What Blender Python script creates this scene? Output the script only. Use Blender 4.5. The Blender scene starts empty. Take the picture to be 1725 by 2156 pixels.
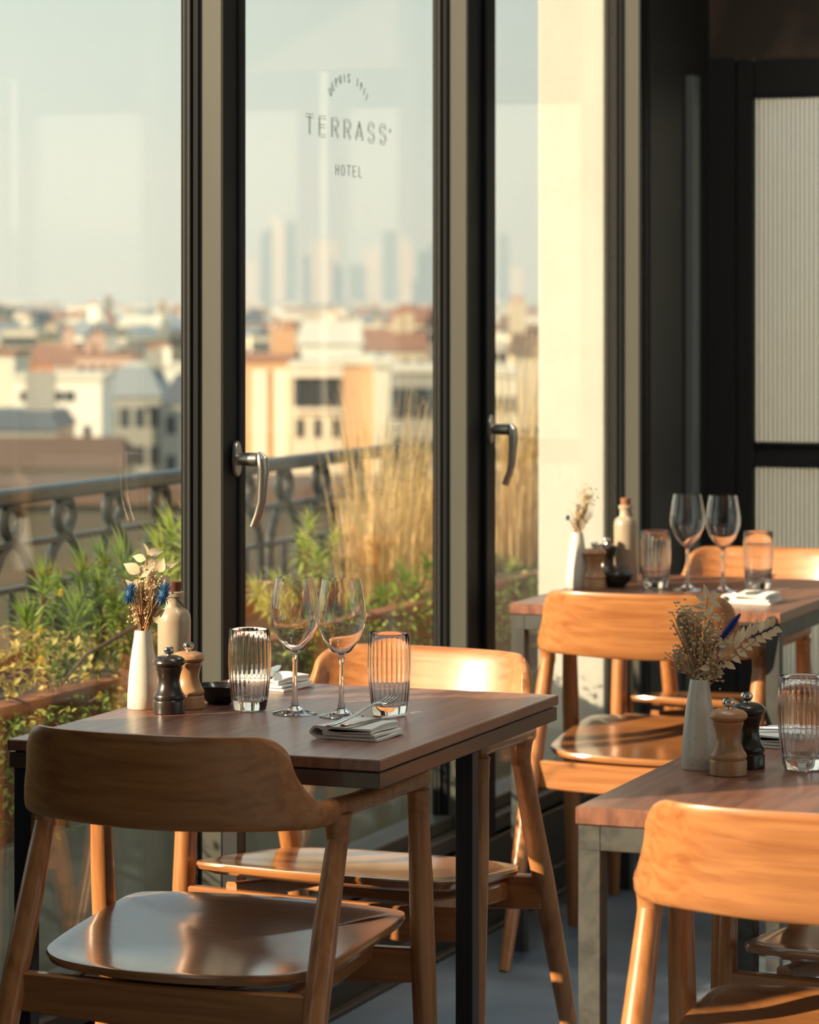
import bpy, math, random
from mathutils import Vector, Matrix
R = math.radians
PI = math.pi
rnd = random.Random(7)
S = bpy.context.scene
col = S.collection

# ------------------------------------------------------------------ camera
# world axes: +y runs along the window wall away from the camera, +x into the room, window wall at x = -2.4
EYE = 1.41; FPX = 6700.0; HORIZ = 625.0; YAW = math.atan(.3873)
cam = bpy.data.cameras.new('camera'); camo = bpy.data.objects.new('camera', cam); col.objects.link(camo)
camo.location = (0, 0, EYE); camo.rotation_euler = (R(90), 0, YAW)
cam.sensor_fit = 'VERTICAL'; cam.sensor_height = 27.2
cam.lens = FPX / 2156 * 27.2
cam.shift_y = -(1078 - HORIZ) / 2156
cam.clip_start = .05; cam.clip_end = 20000
cam.dof.use_dof = True; cam.dof.focus_distance = 4.85; cam.dof.aperture_fstop = 5.4
S.camera = camo
# ------------------------------------------------------------------ world: hazy late-afternoon sky
w = bpy.data.worlds.new('sky'); S.world = w; w.use_nodes = True
nt = w.node_tree; nt.nodes.clear()
out = nt.nodes.new('ShaderNodeOutputWorld'); bg = nt.nodes.new('ShaderNodeBackground')
tc = nt.nodes.new('ShaderNodeTexCoord'); sx = nt.nodes.new('ShaderNodeSeparateXYZ'); rp = nt.nodes.new('ShaderNodeValToRGB')
nt.links.new(tc.outputs['Generated'], sx.inputs[0]); nt.links.new(sx.outputs['Z'], rp.inputs[0])
rp.color_ramp.elements[0].position = 0.0; rp.color_ramp.elements[0].color = (.60, .67, .57, 1)
rp.color_ramp.elements[1].position = .9; rp.color_ramp.elements[1].color = (.36, .50, .60, 1)
e = rp.color_ramp.elements.new(.10); e.color = (.53, .64, .60, 1)
e = rp.color_ramp.elements.new(.35); e.color = (.45, .59, .64, 1)
nt.links.new(rp.outputs[0], bg.inputs[0]); bg.inputs[1].default_value = 1.0
nt.links.new(bg.outputs[0], out.inputs[0])
# ------------------------------------------------------------------ sun: low, from outside the windows and a little behind the camera
sl = bpy.data.lights.new('sun', 'SUN'); sl.energy = 8.2; sl.color = (1, .79, .52); sl.angle = R(.6)
so = bpy.data.objects.new('sun', sl); col.objects.link(so)
SUNDIR = Vector((.725, .689, -.36)).normalized()
so.rotation_euler = SUNDIR.to_track_quat('-Z', 'Y').to_euler(); so.location = (-6, -4, 5)
S.view_settings.view_transform = 'Standard'; S.view_settings.look = 'None'
S.view_settings.gamma = 1; S.view_settings.use_curve_mapping = False; S.view_settings.exposure = 0.40
S.cycles.use_denoising = True; S.cycles.max_bounces = 12; S.cycles.transparent_max_bounces = 24
S.cycles.transmission_bounces = 12; S.cycles.glossy_bounces = 6; S.cycles.diffuse_bounces = 4
S.cycles.sample_clamp_indirect = 6; S.cycles.volume_bounces = 2

# ------------------------------------------------------------------ helpers
CY, SY = math.cos(YAW), math.sin(YAW)
def P(px, py, z):                                  # a point of known height seen at a pixel
    d = FPX * (EYE - z) / (py - HORIZ); X = (px - 862.5) * d / FPX
    return (CY * X - SY * d, SY * X + CY * d, z)
def PD(px, py, d):                                 # a point at a known distance
    X = (px - 862.5) * d / FPX
    return Vector((CY * X - SY * d, SY * X + CY * d, EYE - (py - HORIZ) * d / FPX))
def PX(px, py, x):                                 # a point in the plane x = const
    r = (px - 862.5) / FPX
    # CY*r*d - SY*d = x
    d = x / (CY * r - SY); return Vector((x, SY * r * d + CY * d, EYE - (py - HORIZ) * d / FPX))

class MB:
    def __init__(s): s.v = []; s.f = []; s.sm = []
    def add(s, vs, fs, smooth=False):
        o = len(s.v); s.v += [tuple(a) for a in vs]
        s.f += [tuple(i + o for i in f) for f in fs]; s.sm += [smooth] * len(fs)
        return s
    def box(s, x0, x1, y0, y1, z0, z1, b=0.0):
        if b <= 0:
            vs = [(x, y, z) for z in (z0, z1) for y in (y0, y1) for x in (x0, x1)]
            fs = [(0, 2, 3, 1), (4, 5, 7, 6), (0, 1, 5, 4), (2, 6, 7, 3), (0, 4, 6, 2), (1, 3, 7, 5)]
            return s.add(vs, fs)
        # chamfered box: 24 vertices
        c = [(x0, x1), (y0, y1), (z0, z1)]
        vs = []; idx = {}
        for i in range(2):
            for j in range(2):
                for k in range(2):
                    sg = [1 if q == 0 else -1 for q in (i, j, k)]
                    p = [c[0][i], c[1][j], c[2][k]]
                    for ax in range(3):
                        q = list(p)
                        for a in range(3):
                            if a != ax: q[a] += sg[a] * b
                        idx[(i, j, k, ax)] = len(vs); vs.append(q)
        fs = []
        V = lambda i, j, k, a: idx[(i, j, k, a)]
        for a in range(3):
            for sd in range(2):
                def m(p, q):
                    t = [0, 0, 0]; t[a] = sd; t[(a + 1) % 3] = p; t[(a + 2) % 3] = q; return V(*t, a)
                f = [m(0, 0), m(1, 0), m(1, 1), m(0, 1)]
                fs.append(f if sd else f[::-1])
        for a in range(3):                      # edges parallel to axis a
            b1, b2 = (a + 1) % 3, (a + 2) % 3
            for p in range(2):
                for q in range(2):
                    def m(e, ax):
                        t = [0, 0, 0]; t[a] = e; t[b1] = p; t[b2] = q; return V(*t, ax)
                    f = [m(0, b1), m(1, b1), m(1, b2), m(0, b2)]
                    fs.append(f if (p ^ q) == 0 else f[::-1])
        for i in range(2):
            for j in range(2):
                for k in range(2):
                    f = [V(i, j, k, 0), V(i, j, k, 1), V(i, j, k, 2)]
                    fs.append(f if (i + j + k) % 2 == 1 else f[::-1])
        return s.add(vs, fs)
    def rings(s, rings, cap=True, closed=False, smooth=True):
        n = len(rings[0]); vs = [p for r in rings for p in r]; fs = []
        m = len(rings)
        for i in range(m if closed else m - 1):
            a = i * n; b = ((i + 1) % m) * n
            for j in range(n):
                fs.append((a + j, a + (j + 1) % n, b + (j + 1) % n, b + j))
        if cap and not closed:
            fs.append(tuple(range(n))[::-1]); fs.append(tuple((m - 1) * n + j for j in range(n)))
        return s.add(vs, fs, smooth)
    def tube(s, pts, rad, n=8, flat=1.0, cap=True, closed=False):
        pts = [Vector(p) for p in pts]; m = len(pts)
        if not hasattr(rad, '__len__'): rad = [rad] * m
        rs = []; up = None
        for i, p in enumerate(pts):
            a = pts[(i - 1) % m] if closed else pts[max(0, i - 1)]; b = pts[(i + 1) % m] if closed else pts[min(m - 1, i + 1)]
            t = (b - a).normalized()
            if up is None: up = Vector((0, 0, 1)) if abs(t.z) < .9 else Vector((1, 0, 0))
            x = t.cross(up).normalized(); y = x.cross(t).normalized(); up = y
            rs.append([p + (x * math.cos(q) + y * math.sin(q) * flat) * rad[i] for q in [2 * PI * k / n for k in range(n)]])
        return s.rings(rs, cap, closed)
    def lathe(s, prof, n=32, c=(0, 0, 0), mod=None):
        rs = []
        for k, (r, z) in enumerate(prof):
            rs.append([(c[0] + r * (mod(k, 2 * PI * j / n) if mod else 1) * math.cos(2 * PI * j / n),
                        c[1] + r * (mod(k, 2 * PI * j / n) if mod else 1) * math.sin(2 * PI * j / n), c[2] + z) for j in range(n)])
        return s.rings(rs, True)
    def tri(s, *p): return s.add(p, [tuple(range(len(p)))])
    def leaf(s, base, d, nrm, L, W, bend=.15, seg=3):          # a bent blade with a centre fold
        d = d.normalized(); sd = d.cross(nrm)
        if sd.length < 1e-4: sd = d.cross(Vector((1, .3, .2)))
        sd.normalize(); up = sd.cross(d).normalized(); vs = []; fs = []
        for i in range(seg + 1):
            t = i / seg; c = base + d * L * t - up * bend * L * t * t
            wd = W * .5 * (math.sin(PI * min(1, .06 + .94 * t ** .78)) ** 1.15 if i < seg else .02)
            vs += [c - sd * wd + up * wd * .35, c, c + sd * wd + up * wd * .35]
        for i in range(seg):
            a = i * 3; fs += [(a, a + 1, a + 4, a + 3), (a + 1, a + 2, a + 5, a + 4)]
        return s.add(vs, fs, True)
    def xf(s, M):
        s.v = [tuple(M @ Vector(p)) for p in s.v]; return s
    def build(s, name, mat=None, parent=None, label=None):
        me = bpy.data.meshes.new(name); me.from_pydata(s.v, [], s.f)
        me.polygons.foreach_set('use_smooth', s.sm)
        if any(s.sm): me.set_sharp_from_angle(angle=R(40))
        me.update()
        if mat: me.materials.append(mat)
        o = bpy.data.objects.new(name, me); col.objects.link(o)
        if parent: o.parent = parent
        if label: o['label'] = label
        return o
def thing(name, label, cat, loc=(0, 0, 0), rz=0, group=None):
    o = bpy.data.objects.new(name, None); col.objects.link(o); o.empty_display_size = .1
    o.location = loc; o.rotation_euler = (0, 0, rz); o['label'] = label; o['category'] = cat
    if group: o['group'] = group
    return o
def tag(o, label, cat, group=None):
    o['label'] = label; o['category'] = cat
    if group: o['group'] = group
    return o
def setting(name, loc=(0, 0, 0)):
    o = bpy.data.objects.new(name, None); col.objects.link(o); o.location = loc; o['kind'] = 'structure'; return o
def struct(o): o['kind'] = 'structure'; return o
def stuff(o): o['kind'] = 'stuff'; return o
def copy_tree(o, parent=None):
    c = o.copy(); col.objects.link(c); c.parent = parent
    for ch in [x for x in kids.get(o.name, [])]: copy_tree(ch, c)
    return c
kids = {}
def dup(root, loc, rz, label):
    kids.clear()
    for x in bpy.data.objects:
        if x.parent: kids.setdefault(x.parent.name, []).append(x)
    c = copy_tree(root); c.location = loc; c.rotation_euler = (0, 0, rz); c['label'] = label
    return c

# ------------------------------------------------------------------ materials
def mat(name, c, rough=.5, metal=0, coat=0, coat_r=.1, c2=None, nscale=6, stretch=(1, 1, 1), bump=0, bscale=None, detail=6, ramp=(.35, .65), spec=.5, rvar=0, subs=0, trans=0, sheen=0):
    m = bpy.data.materials.new(name); m.use_nodes = True; t = m.node_tree; N = t.nodes; Lk = t.links
    b = N['Principled BSDF']
    b.inputs['Base Color'].default_value = (*c, 1); b.inputs['Roughness'].default_value = rough
    b.inputs['Metallic'].default_value = metal; b.inputs['Coat Weight'].default_value = coat
    b.inputs['Coat Roughness'].default_value = coat_r; b.inputs['Specular IOR Level'].default_value = spec
    if sheen: b.inputs['Sheen Weight'].default_value = sheen
    if c2 or bump or rvar:
        tcn = N.new('ShaderNodeTexCoord'); mp = N.new('ShaderNodeMapping'); mp.inputs['Scale'].default_value = stretch
        Lk.new(tcn.outputs['Object'], mp.inputs[0])
        nz = N.new('ShaderNodeTexNoise'); nz.inputs['Scale'].default_value = nscale; nz.inputs['Detail'].default_value = detail
        nz.inputs['Distortion'].default_value = .6
        Lk.new(mp.outputs[0], nz.inputs['Vector'])
        if c2:
            r = N.new('ShaderNodeValToRGB'); r.color_ramp.elements[0].position = ramp[0]; r.color_ramp.elements[1].position = ramp[1]
            r.color_ramp.elements[0].color = (*c2, 1); r.color_ramp.elements[1].color = (*c, 1)
            Lk.new(nz.outputs['Fac'], r.inputs[0]); Lk.new(r.outputs[0], b.inputs['Base Color'])
        if rvar:
            mr = N.new('ShaderNodeMapRange'); mr.inputs['To Min'].default_value = rough - rvar; mr.inputs['To Max'].default_value = rough + rvar
            Lk.new(nz.outputs['Fac'], mr.inputs[0]); Lk.new(mr.outputs[0], b.inputs['Roughness'])
        if bump:
            n2 = N.new('ShaderNodeTexNoise'); n2.inputs['Scale'].default_value = bscale or nscale * 4; n2.inputs['Detail'].default_value = 4
            Lk.new(mp.outputs[0], n2.inputs['Vector'])
            bp = N.new('ShaderNodeBump'); bp.inputs['Strength'].default_value = bump; bp.inputs['Distance'].default_value = .002
            Lk.new(n2.outputs['Fac'], bp.inputs['Height']); Lk.new(bp.outputs[0], b.inputs['Normal'])
    if trans:                                       # thin leaves: light passes through
        tr = N.new('ShaderNodeBsdfTranslucent'); mx = N.new('ShaderNodeMixShader'); mx.inputs[0].default_value = trans
        src = b.inputs['Base Color'].links[0].from_socket if b.inputs['Base Color'].links else None
        if src: Lk.new(src, tr.inputs[0])
        else: tr.inputs[0].default_value = (*c, 1)
        Lk.new(b.outputs[0], mx.inputs[1]); Lk.new(tr.outputs[0], mx.inputs[2]); Lk.new(mx.outputs[0], N['Material Output'].inputs[0])
    return m
M = {}
OR1, OR2 = (.50, .205, .070), (.34, .115, .034)
M['wood_x'] = mat('chair_wood_across', OR1, .42, coat=.55, coat_r=.16, c2=OR2, nscale=3, stretch=(1.3, 24, 24), bump=.10, bscale=10, rvar=.06, ramp=(.28, .6))
M['wood_z'] = mat('chair_wood_upright', OR1, .40, coat=.6, coat_r=.14, c2=OR2, nscale=3, stretch=(24, 24, 1.2), bump=.08, bscale=10, ramp=(.28, .6))
M['wood_seat'] = mat('chair_wood_seat', (.46, .185, .06), .33, coat=.9, coat_r=.13, c2=(.31, .11, .034), nscale=3, stretch=(1.3, 22, 6), bump=.06, bscale=12, rvar=.08, ramp=(.28, .6))
M['wood_seat'].node_tree.nodes['Principled BSDF'].inputs['Coat IOR'].default_value = 1.75; M['wood_seat'].node_tree.nodes['Principled BSDF'].inputs['Coat Weight'].default_value = 1
M['walnut'] = mat('table_top_walnut', (.30, .125, .075), .42, coat=.45, coat_r=.24, c2=(.16, .062, .038), nscale=3, stretch=(18, 1.1, 6), bump=.07, bscale=8)
M['walnut_edge'] = mat('table_edge_walnut', (.17, .075, .045), .45, c2=(.10, .042, .026), nscale=3, stretch=(1, 1, 14), coat=.2, coat_r=.3)
M['black_metal'] = mat('black_metal', (.022, .024, .028), .42, spec=.5)
M['raw_steel'] = mat('raw_steel', (.115, .112, .106), .42, metal=.4, c2=(.065, .064, .062), nscale=30, bump=.15)
M['dark_steel'] = mat('dark_steel', (.10, .10, .10), .4, metal=.4, c2=(.06, .06, .06), nscale=12)
M['frame'] = mat('bronze_frame', (.058, .057, .047), .5, c2=(.047, .046, .038), nscale=5, stretch=(1, 1, .15))
M['frame_dark'] = mat('dark_frame', (.006, .007, .009), .55, spec=.25)  # near-black frame tone, the shade of the room side put into the colour
M['gasket'] = mat('rubber_gasket', (.006, .007, .009), .6, spec=.15)
M['spacer'] = mat('spacer_bar', (.22, .20, .16), .4, metal=.3)
M['satin'] = mat('satin_nickel', (.42, .39, .35), .28, metal=.9)
M['chrome'] = mat('chrome', (.75, .72, .68), .12, metal=1)
M['cutlery'] = mat('cutlery_steel', (.70, .68, .64), .16, metal=1)
M['ceramic'] = mat('speckled_ceramic', (.72, .68, .60), .38, c2=(.45, .38, .30), nscale=260, ramp=(.28, .34), detail=2, coat=.25)
M['stoneware'] = mat('stoneware', (.46, .37, .27), .35, coat=.3, c2=(.40, .31, .22), nscale=10)
M['clay_label'] = mat('printed_label', (.22, .22, .22), .5)
M['cork'] = mat('cork', (.36, .15, .07), .8, c2=(.22, .09, .04), nscale=60, bump=.3)
M['stopper'] = mat('dark_stopper', (.12, .035, .018), .5)
M['mill_black'] = mat('black_mill_wood', (.022, .014, .011), .3, coat=.4, coat_r=.2)
M['mill_wood'] = mat('beech_mill_wood', (.50, .27, .13), .42, c2=(.40, .20, .09), nscale=4, stretch=(8, 8, 1.2), coat=.25, coat_r=.25)
M['bowl'] = mat('black_bowl', (.012, .012, .013), .3, coat=.3)
M['linen'] = mat('white_linen', (.88, .86, .82), .9, bump=.35, bscale=600, sheen=.3)
M['floor'] = mat('blue_grey_floor', (.24, .29, .33), .62, c2=(.10, .145, .19), nscale=2.2, bump=.25, bscale=90, ramp=(.3, .7), spec=.35)
M['dark_wall'] = mat('dark_wall', (.020, .019, .019), .6)
M['plaster'] = mat('brown_plaster', (.24, .165, .115), .75, c2=(.07, .055, .042), nscale=2.4, bump=.4, bscale=12, ramp=(.4, .7))
M['ceiling'] = mat('ceiling_paint', (.78, .78, .75), .8)
M['room_wall'] = mat('room_wall', (.09, .08, .07), .8)
M['white_wall'] = mat('white_render', (.54, .53, .49), .85, bump=.5, bscale=40, c2=(.49, .48, .44), nscale=3)
M['concrete'] = mat('terrace_concrete', (.30, .32, .28), .8, c2=(.22, .24, .21), nscale=3, bump=.2)
M['corten'] = mat('rust_planter', (.33, .12, .05), .7, c2=(.20, .07, .035), nscale=6, bump=.3)
M['soil'] = mat('soil', (.05, .035, .022), .95, bump=.6, bscale=60)
M['iron'] = mat('cast_iron', (.040, .048, .052), .38, c2=(.022, .026, .028), nscale=20, bump=.25)
M['leaf_a'] = mat('narrow_leaf', (.36, .46, .10), .45, c2=(.14, .24, .04), nscale=9, trans=.4)
M['leaf_b'] = mat('light_leaf', (.62, .66, .22), .45, c2=(.32, .42, .08), nscale=9, trans=.4)
M['ivy'] = mat('ground_cover_leaf', (.50, .54, .12), .5, c2=(.13, .20, .035), nscale=14, trans=.35)
M['autumn'] = mat('yellow_brown_leaf', (.70, .56, .20), .6, c2=(.40, .34, .07), nscale=12, trans=.35)
M['grass'] = mat('dry_grass', (.85, .66, .36), .65, c2=(.60, .42, .19), nscale=8, trans=.3)
M['stem'] = mat('plant_stem', (.16, .085, .04), .7)
M['yellow'] = mat('yellow_flower', (.75, .55, .05), .6, trans=.3)
M['dry_leaf'] = mat('bleached_leaf', (.78, .64, .44), .6, trans=.3)
M['dry_stem'] = mat('dried_stem', (.50, .28, .13), .7, c2=(.36, .17, .07), nscale=40)
M['dry_bud'] = mat('dried_bud', (.80, .64, .42), .7, trans=.2)
M['thistle'] = mat('blue_thistle', (.03, .13, .30), .5)
M['fluff'] = mat('cream_plume', (.72, .62, .48), .9, trans=.25)
M['fluff_blue'] = mat('blue_plume', (.05, .13, .45), .9, trans=.2)

def glass_thin(name, tint=(1, 1, 1), base=.045, gain=.9, rough=0.0):
    m = bpy.data.materials.new(name); m.use_nodes = True; t = m.node_tree; N = t.nodes; N.clear()
    o = N.new('ShaderNodeOutputMaterial'); mx = N.new('ShaderNodeMixShader'); tr = N.new('ShaderNodeBsdfTransparent'); gl = N.new('ShaderNodeBsdfGlossy')
    tr.inputs[0].default_value = (*tint, 1); gl.inputs['Roughness'].default_value = rough
    lw = N.new('ShaderNodeLayerWeight'); lw.inputs[0].default_value = .5
    p = N.new('ShaderNodeMath'); p.operation = 'POWER'; p.inputs[1].default_value = 4.0
    a = N.new('ShaderNodeMath'); a.operation = 'MULTIPLY_ADD'; a.inputs[1].default_value = gain; a.inputs[2].default_value = base
    t.links.new(lw.outputs['Facing'], p.inputs[0]); t.links.new(p.outputs[0], a.inputs[0]); t.links.new(a.outputs[0], mx.inputs[0])
    t.links.new(tr.outputs[0], mx.inputs[1]); t.links.new(gl.outputs[0], mx.inputs[2]); t.links.new(mx.outputs[0], o.inputs[0])
    return m
M['pane'] = glass_thin('window_glass', (.98, .99, .975), .025, .6)
def glass_solid(name):
    m = bpy.data.materials.new(name); m.use_nodes = True; t = m.node_tree; N = t.nodes; N.clear()
    o = N.new('ShaderNodeOutputMaterial'); g = N.new('ShaderNodeBsdfGlass'); g.inputs['IOR'].default_value = 1.47; g.inputs['Roughness'].default_value = 0
    t.links.new(g.outputs[0], o.inputs[0]); return m
M['crystal'] = glass_solid('drinking_glass')
def reeded():
    m = bpy.data.materials.new('reeded_glass'); m.use_nodes = True; t = m.node_tree; N = t.nodes; N.clear()
    o = N.new('ShaderNodeOutputMaterial'); mx = N.new('ShaderNodeMixShader'); mx.inputs[0].default_value = .62
    rf = N.new('ShaderNodeBsdfTranslucent'); rf.inputs[0].default_value = (.75, .76, .70, 1)
    gl = N.new('ShaderNodeBsdfGlass'); gl.inputs['Roughness'].default_value = .10; gl.inputs['IOR'].default_value = 1.45
    t.links.new(rf.outputs[0], mx.inputs[1]); t.links.new(gl.outputs[0], mx.inputs[2]); t.links.new(mx.outputs[0], o.inputs[0])
    return m
M['reeded'] = reeded()

# ================================================================== THE SETTING
GX = -2.465                                        # glass plane
YP = 8.40                                          # glazed partition at the end of the room
struct(MB().box(-2.40, 4.2, -4.5, YP, -.06, 0).build('floor', M['floor']))
struct(MB().box(-2.40, 4.2, -4.5, 8.48, 3.0, 3.1).build('ceiling', M['ceiling']))
struct(MB().box(-2.6, 4.4, -4.7, -4.5, -.06, 3.1).build('wall_back', M['room_wall']))
wr = MB(); wr.box(4.2, 4.4, -4.5, 1.6, -.06, 3.1); wr.box(4.2, 4.4, 8, 8.48, -.06, 3.1); wr.box(4.2, 4.4, 1.6, 8, 2.8, 3.1); wr.box(4.2, 4.4, 1.6, 8, -.06, .3)
struct(wr.build('wall_right', M['room_wall']))
# window wall: piers out of view, low plinth with ledges, header above
PIER0, PIER1 = 3.01, 4.10
wl = MB(); wl.box(-2.62, -2.385, PIER0, PIER1, 0, 3.1); wl.box(-2.62, -2.385, -4.5, -1.6, 0, 3.1)
struct(wl.build('wall_left', M['dark_wall']))
struct(MB().box(-2.60, -2.385, -4.5, 7.78, 2.78, 3.1).build('trim_1', M['frame_dark']))       # header over the windows
pl = MB(); pl.box(-2.56, -2.40, -4.0, 7.785, 0, .13); pl.box(-2.56, -2.385, -4.0, 7.785, .135, .205, .004); pl.box(-2.56, -2.415, -4.0, 7.785, .205, .215)
pl.box(-2.405, -2.375, -4.0, 7.9, 0, .012, .003); pl.box(-2.40, -2.385, -4.0, 7.9, .055, .07, .003)
struct(pl.build('baseboard_left', M['frame']))

def window(n, y0, y1, post, handle=False):
    """one glazed bay from y0 to y1; its mullion of width post starts at y1"""
    wn = setting('window_%d' % n, (GX, y0, .215))
    L = y1 - y0
    MB().box(-.003, .003, 0, L, .06, 2.6).build('pane', M['pane'], wn)
    fr = MB(); fr.box(-.05, .08, 0, L, 0, .035, .003); fr.box(-.03, .05, 0, L, .035, .065, .003)
    fr.build('bottom_rail', M['frame'], wn)
    MB().box(-.03, .05, 0, L, 2.52, 2.6).build('top_rail', M['frame'], wn)
    # gasket, spacer bar with its two rows of holes, then the reveal and the mullion
    g = MB(); g.box(.0035, .022, L - .010, L + .0005, .065, 2.52); g.box(.022, .036, L - .006, L + .0005, .065, 2.52, .001); g.build('gasket', M['gasket'], wn)
    sp = MB()
    if n > 2:
        for k in range(860):
            z = .07 + k * .00284
            vs = [(x, L - .0103, zz) for x, zz in ((.0085, z), (.0097, z), (.0097, z + .0012), (.0085, z + .0012))]
            sp.add(vs, [(0, 1, 2, 3)])
            sp.add([(x + .009, y, zz) for x, y, zz in vs], [(0, 1, 2, 3)])
            sp.add([(x + .0090 + (.0004 if k % 2 else 0), y - .0002, zz + .0001) for x, y, zz in vs], [(0, 1, 2, 3)])
        stuff(sp.build('spacer_dots', M['spacer'], wn))
    p = MB(); p.box(.003, .080, L, L + post, 0, 2.6, .002)
    p.build('mullion', M['frame'], wn)
    MB().box(.0795, .0815, L + .0015, L + post - .0015, 0, 2.6).build('shade_strip', M['frame_dark'], wn)  # black sheet over the mullion's unlit room-side face: shade painted as colour
    if post > .12: MB().box(.0795, .094, L + post - .062, L + post - .002, 0, 2.6, .003).build('sash_stile', M['frame_dark'], wn)
    else: MB().box(.0795, .086, L + post - .03, L + post - .001, 0, 2.6, .003).build('sash_stile', M['frame_dark'], wn)
    return wn
window(1, -1.6, .66, .08); window(2, .74, PIER0 - .08, .08)
w3 = window(3, PIER1, 5.222, .095); w4 = window(4, 5.317, 6.505, .150); w5 = window(5, 6.655, 7.785, .06)

def handle(parent, y, z, xface):
    h = MB().lathe([(0, 0), (1, 0), (1, .7), (.93, 1), (0, 1)], 28)
    h.xf(Matrix.Translation((xface, y, z)) @ Matrix.Rotation(R(90), 4, 'Y') @ Matrix.Diagonal((.0325, .0155, .007, 1)))
    r = h.build('handle_plate', M['satin'], parent)
    MB().tube([(xface + .005, y, z), (xface + .030, y, z), (xface + .045, y, z)], [.0115, .0125, .0125], 20).build('handle_neck', M['satin'], r)
    pts = [(xface + .046, y + .002, z + .012), (xface + .053, y, z), (xface + .055, y + .001, z - .018), (xface + .054, y, z - .045), (xface + .052, y, z - .075), (xface + .045, y, z - .10), (xface + .036, y - .001, z - .122)]
    MB().tube(pts, [.006, .0125, .012, .0105, .0095, .009, .0085], 16, .8).build('handle_lever', M['satin'], r)
handle(w3, 5.268 - PIER1, 1.116 - .215, .086)
handle(w4, 6.612 - 5.317, 1.118 - .215, .094)

# far part of the window wall and the glazed partition
struct(MB().box(-2.478, -2.375, 7.845, YP + .1, 0, 3.1).build('wall_far', M['dark_wall']))
t2 = MB().box(-2.376, -2.352, 8.165, 8.225, 0, 2.0, .003)
struct(t2.build('trim_2', mat('grey_upright', (.16, .18, .18), .45)))
struct(MB().box(-2.40, 4.2, YP, YP + .08, 2.06, 3.0).build('wall_end', M['plaster']))
struct(MB().box(-2.40, -2.30, YP - .01, YP + .08, 0, 2.06).build('trim_3', M['dark_wall']))
def door(n, x0, x1):
    d = setting('door_%d' % n, (x0, YP, 0)); W = x1 - x0
    f = MB(); f.box(0, .05, 0, .06, 0, 2.055, .004); f.box(W - .05, W, 0, .06, 0, 2.055, .004); f.box(.05, W - .05, 0, .06, 1.955, 2.055, .004)
    f.box(.05, W - .05, .005, .055, .955, 1.005, .004); f.box(.05, W - .05, 0, .06, 0, .2, .004)
    f.build('door_frame', M['dark_wall'], d)
    b = MB()
    for z in (1.005, .947, 1.947, .20): b.box(.05, W - .05, -.012, .008, z, z + .012, .004)
    b.build('glazing_bead', M['black_metal'], d)
    for (z0, z1) in ((.2, .955), (1.005, 1.955)):
        g = MB(); nf = int((W - .1) / .0125); vs = []
        for i in range(nf * 6 + 1):
            x = .05 + (W - .1) * i / (nf * 6); y = .026 - .0045 * abs(math.sin(PI * i / 6))
            vs += [(x, y, z0), (x, y, z1)]
        n0 = len(vs); vs += [(.05, .034, z0), (.05, .034, z1), (W - .05, .034, z0), (W - .05, .034, z1)]
        fs = [(2 * i, 2 * i + 2, 2 * i + 3, 2 * i + 1) for i in range(nf * 6)] + [(n0, n0 + 1, n0 + 3, n0 + 2)]
        g.add(vs, fs, True).build('reeded_pane', M['reeded'], d)
door(1, -2.30, -1.42); door(2, -1.38, -.42); door(3, -.38, .62)
struct(MB().box(.62, 4.2, YP, YP + .08, 0, 2.06).build('wall_end_right', M['plaster']))
# beyond the partition: an open court with pale walls
struct(MB().box(-2.6, 4.2, 11.2, 11.4, 0, 3.0).build('wall_court', M['white_wall']))
struct(MB().box(-2.62, -2.50, 8.51, 9.72, 0, 2.0).build('wall_court_near', M['plaster']))
struct(MB().box(-2.50, 4.2, YP + .08, 11.2, -.06, 0).build('floor_court', M['concrete']))

# terrace outside
struct(MB().box(-4.35, -2.56, -5, 14, -.12, 0).build('floor_terrace', M['concrete']))
pw = MB(); pw.box(-2.66, -2.48, 7.79, 8.50, -.1, 3.3, .004)
struct(pw.build('wall_outside', M['white_wall']))
struct(MB().box(-4.45, -4.30, -5, 14, -26, .10).build('wall_parapet', M['concrete']))

# unseen fill lamps added over the tables to brighten napkins and tabletops
for (lx, ly, ll) in ((-1.75, 4.75, 'unseen round fill lamp added over the near table'), (-.9, 4.2, 'unseen round fill lamp added over the right-hand table'), (-1.75, 6.8, 'unseen round fill lamp added over the far table')):
    ct = thing('fill_lamp', ll, 'lamp', (lx, ly, 2.92))
    MB().lathe([(.15, .08), (.17, .08), (.175, 0), (.165, 0), (.15, .06)], 32).build('housing', M['black_metal'], ct)
    ld = bpy.data.lights.new('fill_lamp_light', 'AREA'); ld.shape = 'DISK'; ld.size = .28; ld.energy = 7; ld.color = (1, .93, .82)
    lo = bpy.data.objects.new('fill_light', ld); col.objects.link(lo); lo.parent = ct; lo.location = (0, 0, .05)

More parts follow.
